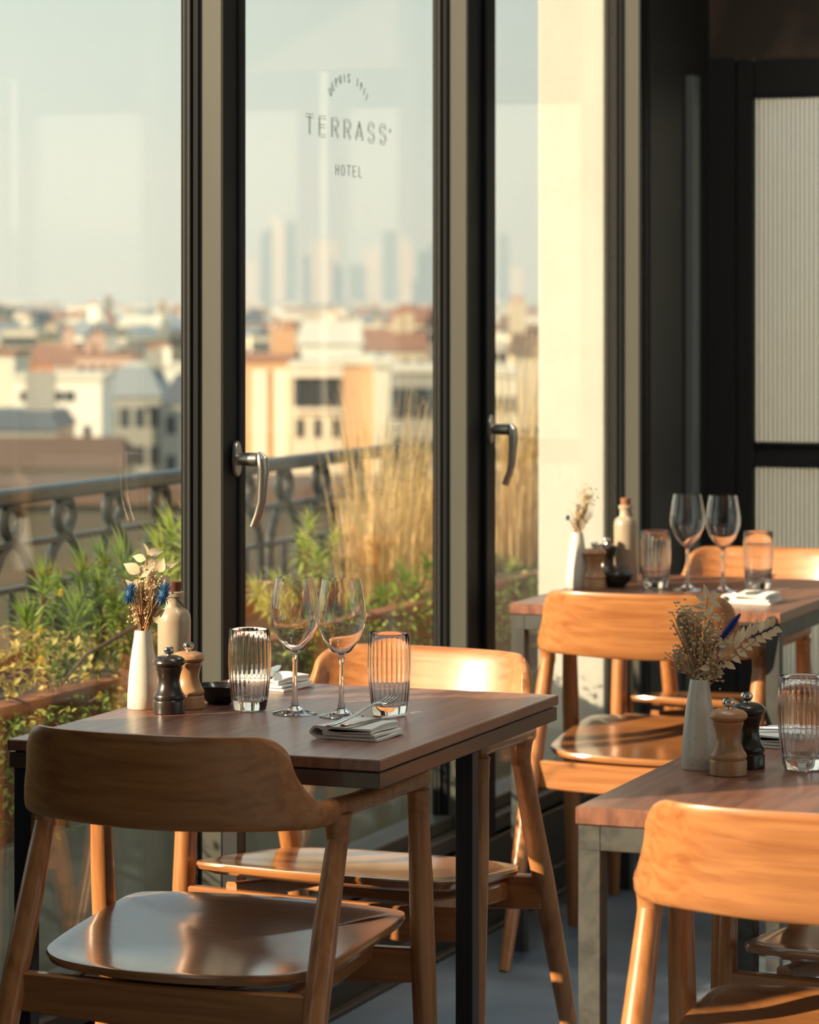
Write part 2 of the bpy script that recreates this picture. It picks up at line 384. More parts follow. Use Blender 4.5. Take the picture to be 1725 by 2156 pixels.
# ================================================================== TERRACE RAILING
RX = -4.02
rail = thing('balcony_railing', 'wrought iron balcony railing with a row of rings, outside the windows', 'railing', (RX, 0, 0))
MB().box(-.032, .032, 2, 13.2, .862, .902, .008).build('top_rail', M['iron'], rail)
MB().box(-.012, .012, 2, 13.2, .744, .760, .002).build('ring_rail', M['iron'], rail)
MB().box(-.012, .012, 2, 13.2, .628, .642, .002).build('arch_rail', M['iron'], rail)
MB().box(-.012, .012, 2, 13.2, .12, .135, .002).build('bottom_rail', M['iron'], rail)
ring = None; k = 0; y = 2.33
while y < 13.1:
    if ring is None:
        mb = MB(); mb.tube([(0, .046 * math.cos(a), .043 * math.sin(a)) for a in [2 * PI * i / 24 for i in range(24)]], .016, 8, closed=True)
        ring = mb.build('ring', M['iron'], rail); o = ring
        am = MB()
        pts = [(0, -.125, .10), (0, -.12, .16), (0, -.09, .215), (0, -.035, .255), (0, 0, .285)]
        am.tube([(0, -.115, -.41), (0, -.118, .06), (0, -.105, .14), (0, -.06, .20), (0, -.012, .235)], .015, 8)
        am.tube([(0, .115, -.41), (0, .118, .06), (0, .105, .14), (0, .06, .20), (0, .012, .235)], .015, 8)
        am.tube([(0, 0, -.41), (0, 0, .10)], .012, 6); am.tube([(0, -.118, .10), (0, 0, .105), (0, .118, .10)], .008, 6)
        arch = am.build('arch_picket', M['iron'], rail); a2 = arch
    else:
        o = ring.copy(); col.objects.link(o); a2 = arch.copy(); col.objects.link(a2)
    o.location = (0, y, .815); a2.location = (0, y, .53)
    if k % 5 == 1:
        MB().box(-.014, .014, y + .137, y + .165, 0, .87, .002).build('post', M['iron'], rail)
    y += .302; k += 1

# ================================================================== PLANTERS + PLANTS
def planter(y0, y1, label):
    p = thing('planter', label, 'planter', (-3.25, y0, 0))
    L = y1 - y0
    b = MB(); b.box(-.24, -.22, 0, L, .33, .60); b.box(.22, .24, 0, L, .33, .60); b.box(-.22, .22, 0, .02, .33, .60); b.box(-.22, .22, L - .02, L, .33, .60); b.box(-.22, .22, .02, L - .02, .33, .35)
    b.build('trough', M['corten'], p)
    MB().box(.20, .255, 0, L, .585, .605, .002).build('rim', M['corten'], p)
    MB().box(-.26, .27, 0, L, 0, .33, .004).build('foot', M['concrete'], p)
    MB().box(-.22, .22, .02, L - .02, .35, .555).build('soil', M['soil'], p)
    return p
planter(3.2, 6.95, 'rust coloured trough planter behind the left window, filled with narrow-leaved shrubs')
planter(7.0, 10.6, 'rust coloured trough planter behind the middle window, holding dry tall grasses')

def whorl(mb, c, r, n, up=Vector((0, 0, 1)), W=.011):
    for i in range(n):
        t = (i + .5) / n; ph = i * 2.399963; el = (t - .35) * 2.2
        d = Vector((math.cos(ph) * math.cos(el), math.sin(ph) * math.cos(el), math.sin(el)))
        d = (d + up * .25).normalized()
        L = r * rnd.uniform(.75, 1.1)
        mb.leaf(c + up * r * (t - .6) * .9, d, Vector((0, 0, 1)) if abs(d.z) < .9 else Vector((1, 0, 0)), L, W * rnd.uniform(.8, 1.2), .28, 3)
def shrub(name, spots, label, ml, base_z=.56, r=.085, n=46):
    x0 = sum(s[0] for s in spots) / len(spots); y0 = sum(s[1] for s in spots) / len(spots)
    t = thing(name, label, 'shrub', (x0, y0, base_z)); f = MB(); st = MB()
    for (x, y, z) in spots:
        c = Vector((x - x0, y - y0, z - base_z)); b = Vector(((x - x0) * .3, (y - y0) * .4, 0))
        mid = (b + c) / 2 + Vector((rnd.uniform(-.03, .03), rnd.uniform(-.03, .03), .02))
        st.tube([b, mid, c], [.006, .005, .004], 6)
        up = (c - mid).normalized(); whorl(f, c, r * rnd.uniform(.85, 1.15), n, up)
        whorl(f, b.lerp(c, .6), r * .7, n // 2, up)
    stuff(f.build('foliage', ml, t)); st.build('stem', M['stem'], t)
    return t
def spots(pxs, x): return [tuple(PX(a, b, x + rnd.uniform(-.08, .08))) for a, b in pxs]
shrub('spurge_shrub', spots([(170, 1235), (120, 1290), (210, 1270), (90, 1250), (150, 1330), (60, 1330), (195, 1330)], -3.12), 'narrow-leaved green shrub at the far left of the left window, over the trough planter', M['leaf_a'])
shrub('spurge_shrub', spots([(262, 1215), (245, 1290), (300, 1250), (285, 1330), (330, 1280), (225, 1210)], -3.15), 'narrow-leaved green shrub just behind the white vase of the near table', M['leaf_a'])
shrub('spurge_shrub', spots([(362, 1140), (350, 1190), (375, 1230), (395, 1160), (372, 1290)], -3.25), 'bright pale green leaf rosettes beside the first window post, tallest of the left shrubs', M['leaf_b'])
shrub('spurge_shrub', spots([(650, 1120), (640, 1160), (670, 1190), (700, 1150), (600, 1240), (570, 1280), (545, 1250)], -3.3), 'small yellow-green shrub behind the wine glasses of the near table', M['leaf_b'], r=.06, n=34)
shrub('spurge_shrub', spots([(1080, 1200), (1060, 1180), (1100, 1215), (1120, 1190)], -3.3), 'yellow-green shrub low in the narrow third window', M['leaf_b'], r=.06, n=36)
shrub('spurge_shrub', spots([(850, 1230), (900, 1200), (800, 1260), (880, 1280), (760, 1290), (830, 1300), (600, 1330), (680, 1330), (640, 1390)], -3.08), 'dark green low shrub at the foot of the dry grasses', M['leaf_a'], r=.07, n=34)

def cover(y0, y1, z0, z1, n, label, m, x0=-3.05, x1=-2.90, sz=.016):
    t = thing('ground_cover', label, 'plant', ((x0 + x1) / 2, (y0 + y1) / 2, z0)); f = MB()
    for i in range(n):
        y = rnd.uniform(y0, y1); z = z0 + (z1 - z0) * rnd.random() ** .7
        zz = z1 + .03 * math.sin(y * 9) + .02 * math.sin(y * 23 + 1); z = min(z, zz)
        x = rnd.uniform(x0, x1)
        d = Vector((rnd.uniform(-.3, 1), rnd.uniform(-1, 1), rnd.uniform(-.7, .7)))
        f.leaf(Vector((x, y, z)) - Vector(t.location), d, Vector((rnd.random(), rnd.uniform(-1, 1), 1)), sz * rnd.uniform(.7, 1.5), sz * .7, .2, 2)
    stuff(f.build('foliage', m, t))
    for i in range(n // 500):
        y = rnd.uniform(y0, y1); z = z1 + rnd.uniform(-.06, .05); pts = []
        for j in range(5): pts.append((x1 + .01 * j - t.location.x, y + j * .05 - t.location.y, z - .02 * j * (j - 3) * .4 - z0))
        MB().tube(pts, .0016, 5).build('runner', M['stem'], t)
    return t
cover(4.1, 6.6, .33, .60, 5200, 'dense green ground cover hanging over the planter left of the near table', M['ivy'])
cover(4.3, 6.5, .55, .72, 1500, 'yellow-brown leafy fringe along the planter rim left of the near table', M['autumn'], -3.25, -3.0, .02)
cover(6.6, 10.2, .40, .62, 3800, 'green ground cover on the planter below the dry grasses', M['ivy'])

def flower(px, py, x, label):
    c = PX(px, py, x); t = thing('yellow_flower', label, 'flower', (c.x, c.y, c.z - .05))
    MB().tube([(-.13, .01, .56 - c.z + .05), (-.10, .01, (.60 - c.z) * .5 + .05), (-.03, .006, .035), (0, 0, .05)], .001, 5).build('stem', M['stem'], t)
    h = MB()
    for i in range(26):
        ph = i * 2.4; el = (i / 26 - .4) * 2.6
        h.leaf(Vector((0, 0, .05)), Vector((math.cos(ph) * math.cos(el), math.sin(ph) * math.cos(el), math.sin(el))), Vector((0, 0, 1)), .010, .004, .1, 2)
    h.build('bloom', M['yellow'], t)
for (a, b, s) in ((128, 1248, 'topmost yellow bloom in the shrubs of the left window'), (85, 1327, 'yellow bloom low among the leaves at the far left of the window'), (184, 1425, 'yellow bloom left of the white vase, upper of two'), (210, 1465, 'yellow bloom left of the white vase, lower of two'), (85, 1390, 'yellow bloom just above the planter rim at the far left')):
    flower(a, b, -2.93, s)
br = [PX(130, 1440, -2.93), PX(180, 1380, -2.96), PX(240, 1345, -2.98), PX(300, 1310, -3.0), PX(330, 1295, -3.05)]
tag(MB().tube([p for p in br], [.003, .004, .005, .0055, .006], 7).build('branch', M['stem']), 'thin bare brown branch slanting up behind the white vase', 'branch')

def grasses(x, y, n, h, sp, label, lean=.25):
    t = thing('ornamental_grass', label, 'grass', (x, y, .55)); f = MB(); pl = MB()
    for i in range(n):
        a = rnd.uniform(0, 2 * PI); r0 = rnd.random() * sp * .45; H = h * rnd.uniform(.35, 1) ** .9
        b = Vector((math.cos(a) * r0 * .5, math.sin(a) * r0, 0)); ln = lean * rnd.uniform(.1, 1.1) * H
        a2 = a + rnd.uniform(-.9, .9); d = Vector((math.cos(a2) * .6, math.sin(a2), 0)); pr = None; wd = rnd.uniform(.0014, .0034)
        sd = Vector((-math.sin(rnd.uniform(0, 6)), .8, 0)).normalized(); vs = []; fs = []
        dr = rnd.uniform(0, .85) ** 2
        for j in range(7):
            q = j / 6; c = b + d * ln * q ** 1.8 + Vector((0, 0, H * (q - dr * q ** 3)))
            ww = wd * (1 - q * .8)
            vs += [c - sd * ww, c + sd * ww]
            if j: k = 2 * j; fs.append((k - 2, k - 1, k + 1, k))
        f.add(vs, fs, True)
        if H > h * .72 and i % 5 == 0:
            e = Vector(vs[-2]); dd = (e - Vector(vs[-6])).normalized()
            for q in range(14):
                pl.leaf(e - dd * .012 * (14 - q), (dd + Vector((rnd.uniform(-.5, .5), rnd.uniform(-.5, .5), rnd.uniform(-.2, .3)))), Vector((1, 0, 0)), .014, .0035, .1, 2)
    stuff(f.build('blade', M['grass'], t))
    if pl.v: stuff(pl.build('seed_head', M['grass'], t))
g1 = PX(800, 1200, -3.25); g2 = PX(905, 1200, -3.3); g3 = PX(1095, 1200, -3.3)
grasses(-3.25, g1.y, 400, .66, .46, 'tall clump of dry golden grass in the middle window, nearer of two')
grasses(-3.32, g2.y, 280, .60, .35, 'dry golden grass clump against the second window post', .2)
grasses(-3.35, g3.y + .15, 420, .80, .5, 'tall dry grass clump in the narrow third window', .18)
gs = MB()

# ================================================================== FURNITURE
def make_chair(label):
    t = thing('armchair', label, 'chair', (0, 0, 0), 0, 'wooden armchairs at the dining tables')
    # plan path of the backrest and arms (right half), arc length s
    pth = [(0, -.150), (.06, -.148), (.12, -.138), (.17, -.120), (.205, -.092), (.226, -.055), (.236, 0), (.246, .07), (.257, .15), (.266, .225), (.268, .262)]
    def cr(p, t_):
        n = len(p) - 1; i = min(int(t_ * n), n - 1); u = t_ * n - i
        g = lambda k: Vector(p[max(0, min(n, k))]); a, b, c, d = g(i - 1), g(i), g(i + 1), g(i + 2)
        if i == 0: a = Vector((-p[1][0], p[1][1]))
        return .5 * ((2 * b) + (c - a) * u + (2 * a - 5 * b + 4 * c - d) * u * u + (3 * b - a - 3 * c + d) * u ** 3)
    pts = [cr(pth, i / 110) for i in range(111)]
    s = [0]
    for i in range(110): s.append(s[-1] + (pts[i + 1] - pts[i]).length)
    ss = lambda a, b, x: (lambda q: q * q * (3 - 2 * q))(max(0, min(1, (x - a) / (b - a))))
    rings = []; NS = 20
    full = [(-p.x, p.y, q, -1) for p, q in zip(pts[::-1], s[::-1])][:-1] + [(p.x, p.y, q, 1) for p, q in zip(pts, s)]
    for i, (x, y, q, sg) in enumerate(full):
        fall = ss(.186, .248, q)
        e1 = max(0, min(1, (q - .168) / .052)); e2 = max(0, min(1, (q - .216) / .052))
        top = .793 - .046 * (1 - math.sqrt(max(0, 1 - e1 * e1 * .985))) - .062 * (1 - (1 - e2) ** 2) + .012 * ss(.36, .54, q)
        bot = .650 + .004 * ss(0, .2, q) + .010 * ss(.26, .4, q) + .006 * ss(.4, .54, q)
        th = .0085 + .0065 * ss(.17, .28, q) + .002 * ss(.3, .5, q)
        ex = .30 + .45 * ss(.2, .3, q)
        a = full[max(0, i - 1)]; b = full[min(len(full) - 1, i + 1)]
        tg = Vector((b[0] - a[0], b[1] - a[1], 0)).normalized(); nr = Vector((-tg.y, tg.x, 0))
        if q > s[-1] - .02: k = 1 - .35 * ((q - (s[-1] - .02)) / .02) ** 2; th *= k; mz = (top + bot) / 2; hh = (top - bot) / 2 * k; top, bot = mz + hh, mz - hh
        rg = []; cz = (top + bot) / 2; hz = (top - bot) / 2
        for j in range(NS):
            an = 2 * PI * j / NS; c_, s_ = math.cos(an), math.sin(an)
            nx = math.copysign(abs(c_) ** (.75), c_) * th; nz = math.copysign(abs(s_) ** ex, s_) * hz
            z = cz + nz; lean = -.30 * (z - .70) * (1 - ss(.12, .3, q))
            rg.append(Vector((x, y + lean, z)) + nr * nx)
        rings.append(rg)
    m = MB(); m.rings(rings)
    LG = []
    for sx in (-1, 1):
        m.lathe([(.0165, .622), (.0168, .640), (.019, .655), (.022, .668), (.012, .672)], 18, (sx * .236, 0, 0))
        m.lathe([(.0165, .636), (.0165, .655), (.018, .668), (.012, .674)], 18, (sx * .267, .243, 0))
    m.build('backrest', M['wood_x'], t, 'curved backrest that runs on into both armrests')
    for sx in (-1, 1):
        MB().tube([(sx * .236, 0, .631), (sx * .237, -.045, .52), (sx * .240, -.085, .42), (sx * .245, -.15, .24), (sx * .252, -.235, 0)], [.0158, .0185, .0192, .0175, .0125], 20).build('leg', M['wood_z'], t)
        MB().tube([(sx * .267, .243, .645), (sx * .268, .252, .52), (sx * .268, .260, .42), (sx * .270, .270, .24), (sx * .272, .285, 0)], [.0158, .0185, .0192, .0175, .0125], 20).build('leg', M['wood_z'], t)
    # seat: dished plate, wide at the front
    ol = [(0, .325), (.12, .318), (.205, .303), (.230, .285), (.236, .24), (.235, .12), (.231, .03), (.218, -.032), (.172, -.076), (.09, -.098), (0, -.104)]
    ol = ol + [(-x, y) for x, y in ol[-2:0:-1]]
    n = len(ol); loop = []
    for i in range(n):
        p = [Vector(ol[(i + k) % n]) for k in (-1, 0, 1, 2)]
        for u in (0, .2, .4, .6, .8):
            loop.append(.5 * ((2 * p[1]) + (p[2] - p[0]) * u + (2 * p[0] - 5 * p[1] + 4 * p[2] - p[3]) * u * u + (3 * p[1] - p[0] - 3 * p[2] + p[3]) * u ** 3))
    C = Vector((0, .11))
    def sz(p, k): return .440 + .085 * (p.y + .1) - .014 * (1 - k * k) * (1 if p.y < .25 else .6)
    m = MB(); rs = []
    for k, dz in ((.02, -.020), (.5, -.020), (.90, -.019), (.985, -.013), (1.0, -.006), (.994, -.001), (.975, 0)): 
        rs.append([(C.x + (q.x - C.x) * k, C.y + (q.y - C.y) * k, sz(C + (q - C) * k, k) + dz) for q in loop])
    for k in (.9, .8, .65, .5, .35, .2, .08, .02):
        rs.append([(C.x + (q.x - C.x) * k, C.y + (q.y - C.y) * k, sz(C + (q - C) * k, k)) for q in loop])
    m.rings([r[::-1] for r in rs]); m.build('seat', M['wood_seat'], t)
    def rail_(p0, p1, sag, bow, z0, z1, th):
        rs = []; a, b = Vector(p0), Vector(p1); d = (b - a).normalized(); nr = Vector((-d.y, d.x, 0))
        for i in range(13):
            u = i / 12; f = 4 * u * (1 - u); c = a.lerp(b, u) + nr * bow * f
            zt = (a.lerp(b, u)).z + z1 - .004 * f; zb = (a.lerp(b, u)).z + z0 - sag * f
            rs.append([(c + nr * (th * sg) + Vector((0, 0, zz - c.z))) for sg, zz in ((-1, zb + .003), (-.7, zb), (.7, zb), (1, zb + .003), (1, zt - .003), (.7, zt), (-.7, zt), (-1, zt - .003))])
        return MB().rings(rs)
    rail_((-.238, -.085, .42), (.238, -.085, .42), .010, .004, -.054, .003, .010).build('seat_rail', M['wood_x'], t)
    rail_((-.266, .262, .43), (.266, .262, .43), .012, 0, -.055, -.004, .010).build('seat_rail', M['wood_x'], t)
    for sx in (-1, 1): rail_((sx * .17, -.075, .408), (sx * .18, .255, .435), .002, 0, -.03, 0, .010).build('seat_rail', M['wood_x'], t)
    return t
ch = make_chair('dark shaded wooden armchair seen from behind at the near table, left foreground')
ch.location = (-1.985, 4.23, 0)
G = 'wooden armchairs at the dining tables'
dup(ch, (-1.995, 5.08, 0), PI - R(4), 'orange wooden armchair facing the camera at the far side of the near table')
dup(ch, (-1.965, 6.51, 0), 0, 'orange wooden armchair with its back turned, in front of the far table')
dup(ch, (-1.99, 7.46, 0), PI, 'orange wooden armchair facing the camera behind the far table by the partition')
dup(ch, (-.945, 3.90, 0), 0, 'bright orange wooden armchair cropped by the lower right corner')
dup(ch, (-.985, 4.77, 0), PI, 'armchair whose dark seat shows under the right-hand table')
# table 4 of the second row stands right of the frame and shows as a reflection in the left pane
dup(ch, (-.95, 6.50, 0), 0, 'armchair at the table beyond the right edge, seen mirrored in the window')

# near table: two-layer top on black legs
t1 = thing('dining_table', 'near dark walnut table with a double-layered top beside the left window', 'table', (-1.975, 4.61, 0), 0, None)
MB().box(-.30, .30, -.40, .40, .7335, .75, .0015).build('tabletop', M['walnut'], t1)
MB().box(-.298, .298, -.398, .398, .708, .7315, .0015).build('lower_leaf', mat('dark_leaf', (.085, .05, .038), .4, coat=.3), t1)
MB().box(-.29, .29, -.39, .39, .7305, .7345).build('shadow_gap', M['black_metal'], t1)
lg = MB().box(-.014, .014, -.014, .014, 0, .708, .001)
for i, (x, y) in enumerate(((-.28, -.375), (-.28, .375), (.283, .005))):
    o = lg.build('leg', M['black_metal'], t1) if i == 0 else o.copy()
    if i: col.objects.link(o)
    o.location = (x, y, 0)
def plain_table(loc, label, steel):
    t = thing('dining_table', label, 'table', loc)
    MB().box(-.30, .30, -.40, .40, .727, .75, .0015).build('tabletop', M['walnut'], t)
    f = MB(); a, b = .297, .397
    f.box(-a + .03, a - .03, -b, -b + .03, .694, .7265, .001); f.box(-a + .03, a - .03, b - .03, b, .694, .7265, .001)
    f.box(-a, -a + .03, -b, b, .694, .7265, .001); f.box(a - .03, a, -b, b, .694, .7265, .001)
    f.build('frame', steel, t)
    l = MB().box(-.015, .015, -.015, .015, 0, .695, .001)
    for i, (x, y) in enumerate(((-a + .015, -b + .015), (a - .015, -b + .015), (-a + .015, b - .015), (a - .015, b - .015))):
        o = l.build('leg', steel, t) if i == 0 else o.copy()
        if i: col.objects.link(o)
        o.location = (x, y, 0)
    return t
plain_table((-1.975, 6.87, 0), 'far walnut table on a black steel frame against the third window', M['dark_steel'])
plain_table((-.988, 4.32, 0), 'right-hand walnut table on a raw grey steel frame', M['raw_steel'])
plain_table((-.988, 6.89, 0), 'table beyond the right edge, seen only mirrored in the window', M['dark_steel'])

# ---------------------------------------------------------------- table ware
ZT = .7502
def tumbler(label):
    t = thing('tumbler', label, 'glass')
    outer = [(0.001, 0), (.022, 0), (.0265, .002), (.0280, .008), (.0305, .025), (.0335, .055), (.0345, .078), (.0340, .105), (.0325, .1285), (.0318, .130)]
    inner = [(.0310, .1285), (.0322, .105), (.0326, .078), (.0315, .055), (.0285, .028), (.0240, .018), (.010, .0150), (.001, .0145)]
    def mod(k, a):
        if k < 6: return 1 + (.010 if 1 < k < 5 else 0) * math.cos(12 * a)
        if k > len(outer) and k < len(outer) + 5: return 1 + .014 * math.cos(26 * a)
        return 1
    MB().lathe(outer + inner, 104, mod=mod).build('bowl', M['crystal'], t)
    return t
def wine(label):
    t = thing('wine_glass', label, 'glass')
    MB().lathe([(.001, 0), (.034, 0), (.0355, .0012), (.030, .003), (.015, .006), (.0068, .012), (.0043, .025), (.0038, .050), (.0040, .080), (.0052, .092), (.004, .0945), (.001, .095)], 48).build('stem_and_foot', M['crystal'], t)
    o = [(.001, .0952), (.006, .096), (.016, .103), (.028, .120), (.0365, .140), (.0392, .153), (.0385, .170), (.0350, .193), (.0308, .2155)]
    i = [(.0300, .2155), (.0342, .193), (.0376, .170), (.0383, .153), (.0356, .140), (.0270, .1205), (.0150, .1045), (.004, .0985), (.001, .098)]
    MB().lathe(o + i, 56).build('bowl', M['crystal'], t)
    return t
def vase(label, m=None):
    t = thing('vase', label, 'vase')
    MB().lathe([(.001, 0), (.021, 0), (.0225, .002), (.0222, .02), (.0205, .05), (.0175, .080), (.0140, .105), (.0118, .122), (.0112, .124), (.0100, .123), (.0105, .10), (.015, .06), (.018, .01), (.001, .006)], 40).build('body', M['ceramic'], t)
    return t
def mill(label, m, kind):
    t = thing(kind, label, 'mill')
    MB().lathe([(.001, 0), (.0225, 0), (.0238, .001), (.0240, .018), (.0236, .0195), (.0225, .021), (.0235, .0225), (.0240, .026), (.0225, .0295), (.0200, .033), (.0170, .042), (.0158, .050), (.0168, .058), (.0190, .066), (.0198, .067), (.0198, .0722), (.001, .0722)], 36).build('body', m, t)
    MB().lathe([(.001, .0726), (.0195, .0726), (.0225, .0745), (.0248, .078), (.0240, .082), (.0200, .0860), (.0120, .0885), (.0105, .0888), (.001, .0889)], 36).build('cap', m, t)
    MB().lathe([(.001, .0887), (.0042, .0889), (.0038, .0905), (.0065, .0925), (.0080, .0960), (.0078, .0990), (.0060, .1020), (.001, .1030)], 24).build('knob', M['chrome'], t)
    return t
def bottle(label, top):
    t = thing('stoneware_bottle', label, 'bottle')
    MB().lathe([(.001, 0), (.0258, 0), (.0270, .002), (.0272, .130), (.0262, .140), (.0225, .147), (.0155, .151), (.0140, .155), (.0140, .168), (.0165, .170), (.0165, .177), (.0145, .178), (.001, .178)], 40).build('body', M['stoneware'], t)
    MB().lathe([(.001, .176), (.0105, .176), (.0122, .190), (.0120, .194), (.001, .1945)], 24).build('stopper', top, t)
    MB().tube([(.0155 * math.cos(a), .0155 * math.sin(a), .163 - .012 * math.cos(a - 1)) for a in [2 * PI * i / 28 for i in range(28)]], .0009, 6, closed=True).build('wire_clip', M['dark_steel'], t)
    return t
def bowl(label):
    t = thing('small_bowl', label, 'bowl')
    MB().lathe([(.001, 0), (.018, 0), (.021, .002), (.034, .016), (.0395, .029), (.0388, .0300), (.032, .019), (.02, .007), (.001, .004)], 36, mod=lambda k, a: 1 + (.06 * math.cos(2 * a) if 2 < k < 6 else 0)).build('dish', M['bowl'], t)
    return t
def napkin(label, W=.105, L=.095):
    t = thing('folded_napkin', label, 'napkin'); th = .0021
    # centre line of the folded cloth in the x-z plane, extruded along y
    pts = []
    zs = [.0023, .0068, .0122, .0168]
    x0, x1 = -W / 2, W / 2
    pts += [(x1, zs[0]), (0, zs[0]), (x0 + .008, zs[0])]
    def bend(cx, za, zb, sg):
        r = (zb - za) / 2; return [(cx + sg * (r * 1.5) * math.sin(a), (za + zb) / 2 - r * math.cos(a)) for a in [PI * i / 8 for i in range(9)]]
    pts += bend(x0 + .006, zs[0], zs[3] + .0015, -1)
    pts += [(0, zs[3] + .001), (x1 - .012, zs[3])]
    pts += bend(x1 - .010, zs[3], zs[2], 1)[::1]
    pts += [(0, zs[2]), (x0 + .016, zs[2] - .0008)] + bend(x0 + .015, zs[2] - .001, zs[1], -1) + [(0, zs[1]), (x1 - .004, zs[1] + .0004)]
    m = MB(); ny = 14; rs = []
    for j in range(ny + 1):
        y = -L / 2 + L * j / ny; ring_a = []; ring_b = []
        for i, (x, z) in enumerate(pts):
            a = pts[max(0, i - 1)]; b = pts[min(len(pts) - 1, i + 1)]; d = Vector((b[0] - a[0], b[1] - a[1])); d = d.normalized() if d.length else Vector((1, 0)); n_ = Vector((-d.y, d.x)) * th * .82
            wv = .0008 * math.sin(y * 60 + i) + (.0022 * (z / .017)) * math.sin(y * 25 + x * 30); yy = y + .0012 * math.sin(i * 1.7)
            wv = max(wv, 0) if z < .008 else wv
            ring_a.append((x + n_.x, yy, z + n_.y + wv)); ring_b.append((x - n_.x, yy, z - n_.y + wv))
        rs.append(ring_a + ring_b[::-1])
    m.rings(rs); m.build('cloth', M['linen'], t)
    return t
def fork(label):
    t = thing('fork', label, 'fork'); m = MB()
    m.tube([(0, 0, 0), (0, .03, .001), (0, .08, .004), (0, .12, .010), (0, .142, .012)], [.0055, .0068, .0045, .0026, .0032], 12, .35)
    m.tube([(0, .140, .012), (0, .150, .0105), (0, .162, .0095)], [.0035, .0105, .0122], 14, .16)
    for k in range(4):
        x = (k - 1.5) * .0066; m.tube([(x * .95, .160, .0095), (x, .178, .0095), (x, .196, .0135), (x, .207, .0185)], [.0021, .0018, .0015, .0008], 6, .8)
    m.build('fork_body', M['cutlery'], t); return t
def knife(label):
    t = thing('table_knife', label, 'knife'); m = MB()
    m.tube([(0, 0, 0), (0, .04, 0), (0, .09, 0), (0, .10, 0)], [.006, .0068, .0058, .004], 12, .45)
    m.build('handle', M['cutlery'], t)
    b = MB(); b.tube([(0, .098, 0), (.001, .12, 0), (.0015, .17, 0), (.004, .20, 0), (.006, .21, 0)], [.004, .0085, .009, .006, .001], 10, .10); b.build('blade', M['cutlery'], t); return t

def put(o, px, py, rz=0, z=ZT): o.location = P(px, py, z); o.rotation_euler.z = rz; return o
GV, GT, GW = 'small speckled vases', 'ribbed water tumblers', 'stemmed wine glasses'
# near table
v1 = put(vase('cream speckled vase with dried flowers on the near table'), 301, 1491); v1.scale = (1.12, 1.12, 1.01)
mk = put(mill('black pepper mill standing in front of the pale mill, near table', M['mill_black'], 'pepper_mill'), 356, 1501); mk.scale = (1.07, 1.07, 1.03)
mw = put(mill('pale wooden mill half hidden behind the black one, near table', M['mill_wood'], 'salt_mill'), 397, 1491); mw.scale = (1.07, 1.07, 1.03)
b1 = put(bottle('tan stoneware bottle with a dark stopper behind the vase, near table', M['stopper']), 367, 1474)
bw1 = put(bowl('small black bowl between the mills and the left tumbler, near table'), 462, 1480)
tu = put(tumbler('left ribbed tumbler on the near table beside the black bowl'), 526, 1495, .1); tu['group'] = GT
wg = put(wine('left wine glass of the pair on the near table'), 621, 1502); wg['group'] = GW
def again(src, px, py, label, rz=0): 
    c = dup(src, P(px, py, ZT), rz, label); return c
again(wg, 719, 1508, 'right wine glass of the pair on the near table')
again(tu, 820, 1506, 'ribbed tumbler on the near table behind the fork', .2)
np1 = put(napkin('folded white napkin with fork and knife at the front of the near table'), 757, 1550, R(-4))
c0 = Vector(P(757, 1550, ZT))
fk = fork('fork lying tines up over the front napkin of the near table'); c1 = Vector(P(692, 1561, ZT)); fk.location = (c1.x, c1.y, ZT + .0225); fk.rotation_euler = (R(4.5), 0, R(-13)); fk.scale = (.92, .86, .92)
kn = knife('table knife beside the fork on the front napkin of the near table'); c1 = Vector(P(722, 1560, ZT)); kn.location = (c1.x, c1.y, ZT + .0225); kn.rotation_euler = (R(.8), 0, R(-17)); kn.scale = (.9, .88, .9)
np2 = dup(np1, P(575, 1447, ZT), R(-10), 'folded white napkin at the back of the near table behind the glasses')
c0 = Vector(P(575, 1447, ZT)); o = dup(kn, (c0.x + .02, c0.y - .06, ZT + .0235), R(20), 'knife on the back napkin of the near table')
# far table
dup(mw, P(1252, 1239, ZT), .3, 'pale wooden mill in front of the dark one, far table')
dup(mk, P(1277, 1228, ZT), .3, 'black mill behind the pale one, far table')
v2 = dup(v1, P(1216, 1237, ZT), 0, 'cream vase with dried flowers against the white wall, far table')
b2 = bottle('grey stoneware bottle with a cork on the far table', M['cork']); b2.location = P(1318, 1225, ZT)
la = MB(); 
for (z0, z1, a0, a1) in ((.012, .040, -2.2, -1.35), (.055, .125, -2.0, -1.5)):
    vs = []; fs = []
    for i in range(9):
        a = a0 + (a1 - a0) * i / 8 + YAW
        for z in (z0, z1):
            for rr in (.02715, .0276): vs.append((rr * math.cos(a), rr * math.sin(a), z))
    for i in range(8):
        k = i * 4; fs += [(k + 1, k + 5, k + 7, k + 3), (k, k + 2, k + 6, k + 4), (k, k + 4, k + 5, k + 1), (k + 2, k + 3, k + 7, k + 6)]
    la.add(vs, fs, True)
    if z0 < .02: la.build('label_patch', M['clay_label'], b2); la = MB()
dup(bw1, P(1297, 1236, ZT), .5, 'small black bowl in front of the stoneware bottle, far table')
again(tu, 1381, 1238, 'left ribbed tumbler on the far table')
again(wg, 1448, 1242, 'left wine glass of the pair on the far table')
again(wg, 1523, 1246, 'right wine glass of the pair on the far table')
again(tu, 1597, 1240, 'right ribbed tumbler on the far table')
c0 = Vector(P(1588, 1268, ZT)); dup(np1, c0, R(-4), 'folded white napkin with fork at the front of the far table')
dup(fk, (c0.x - .03, c0.y - .05, ZT + .0225), R(-13), 'fork on the napkin of the far table').rotation_euler.x = R(4.5)
dup(kn, (c0.x - .01, c0.y - .05, ZT + .0225), R(-17), 'knife on the napkin of the far table')
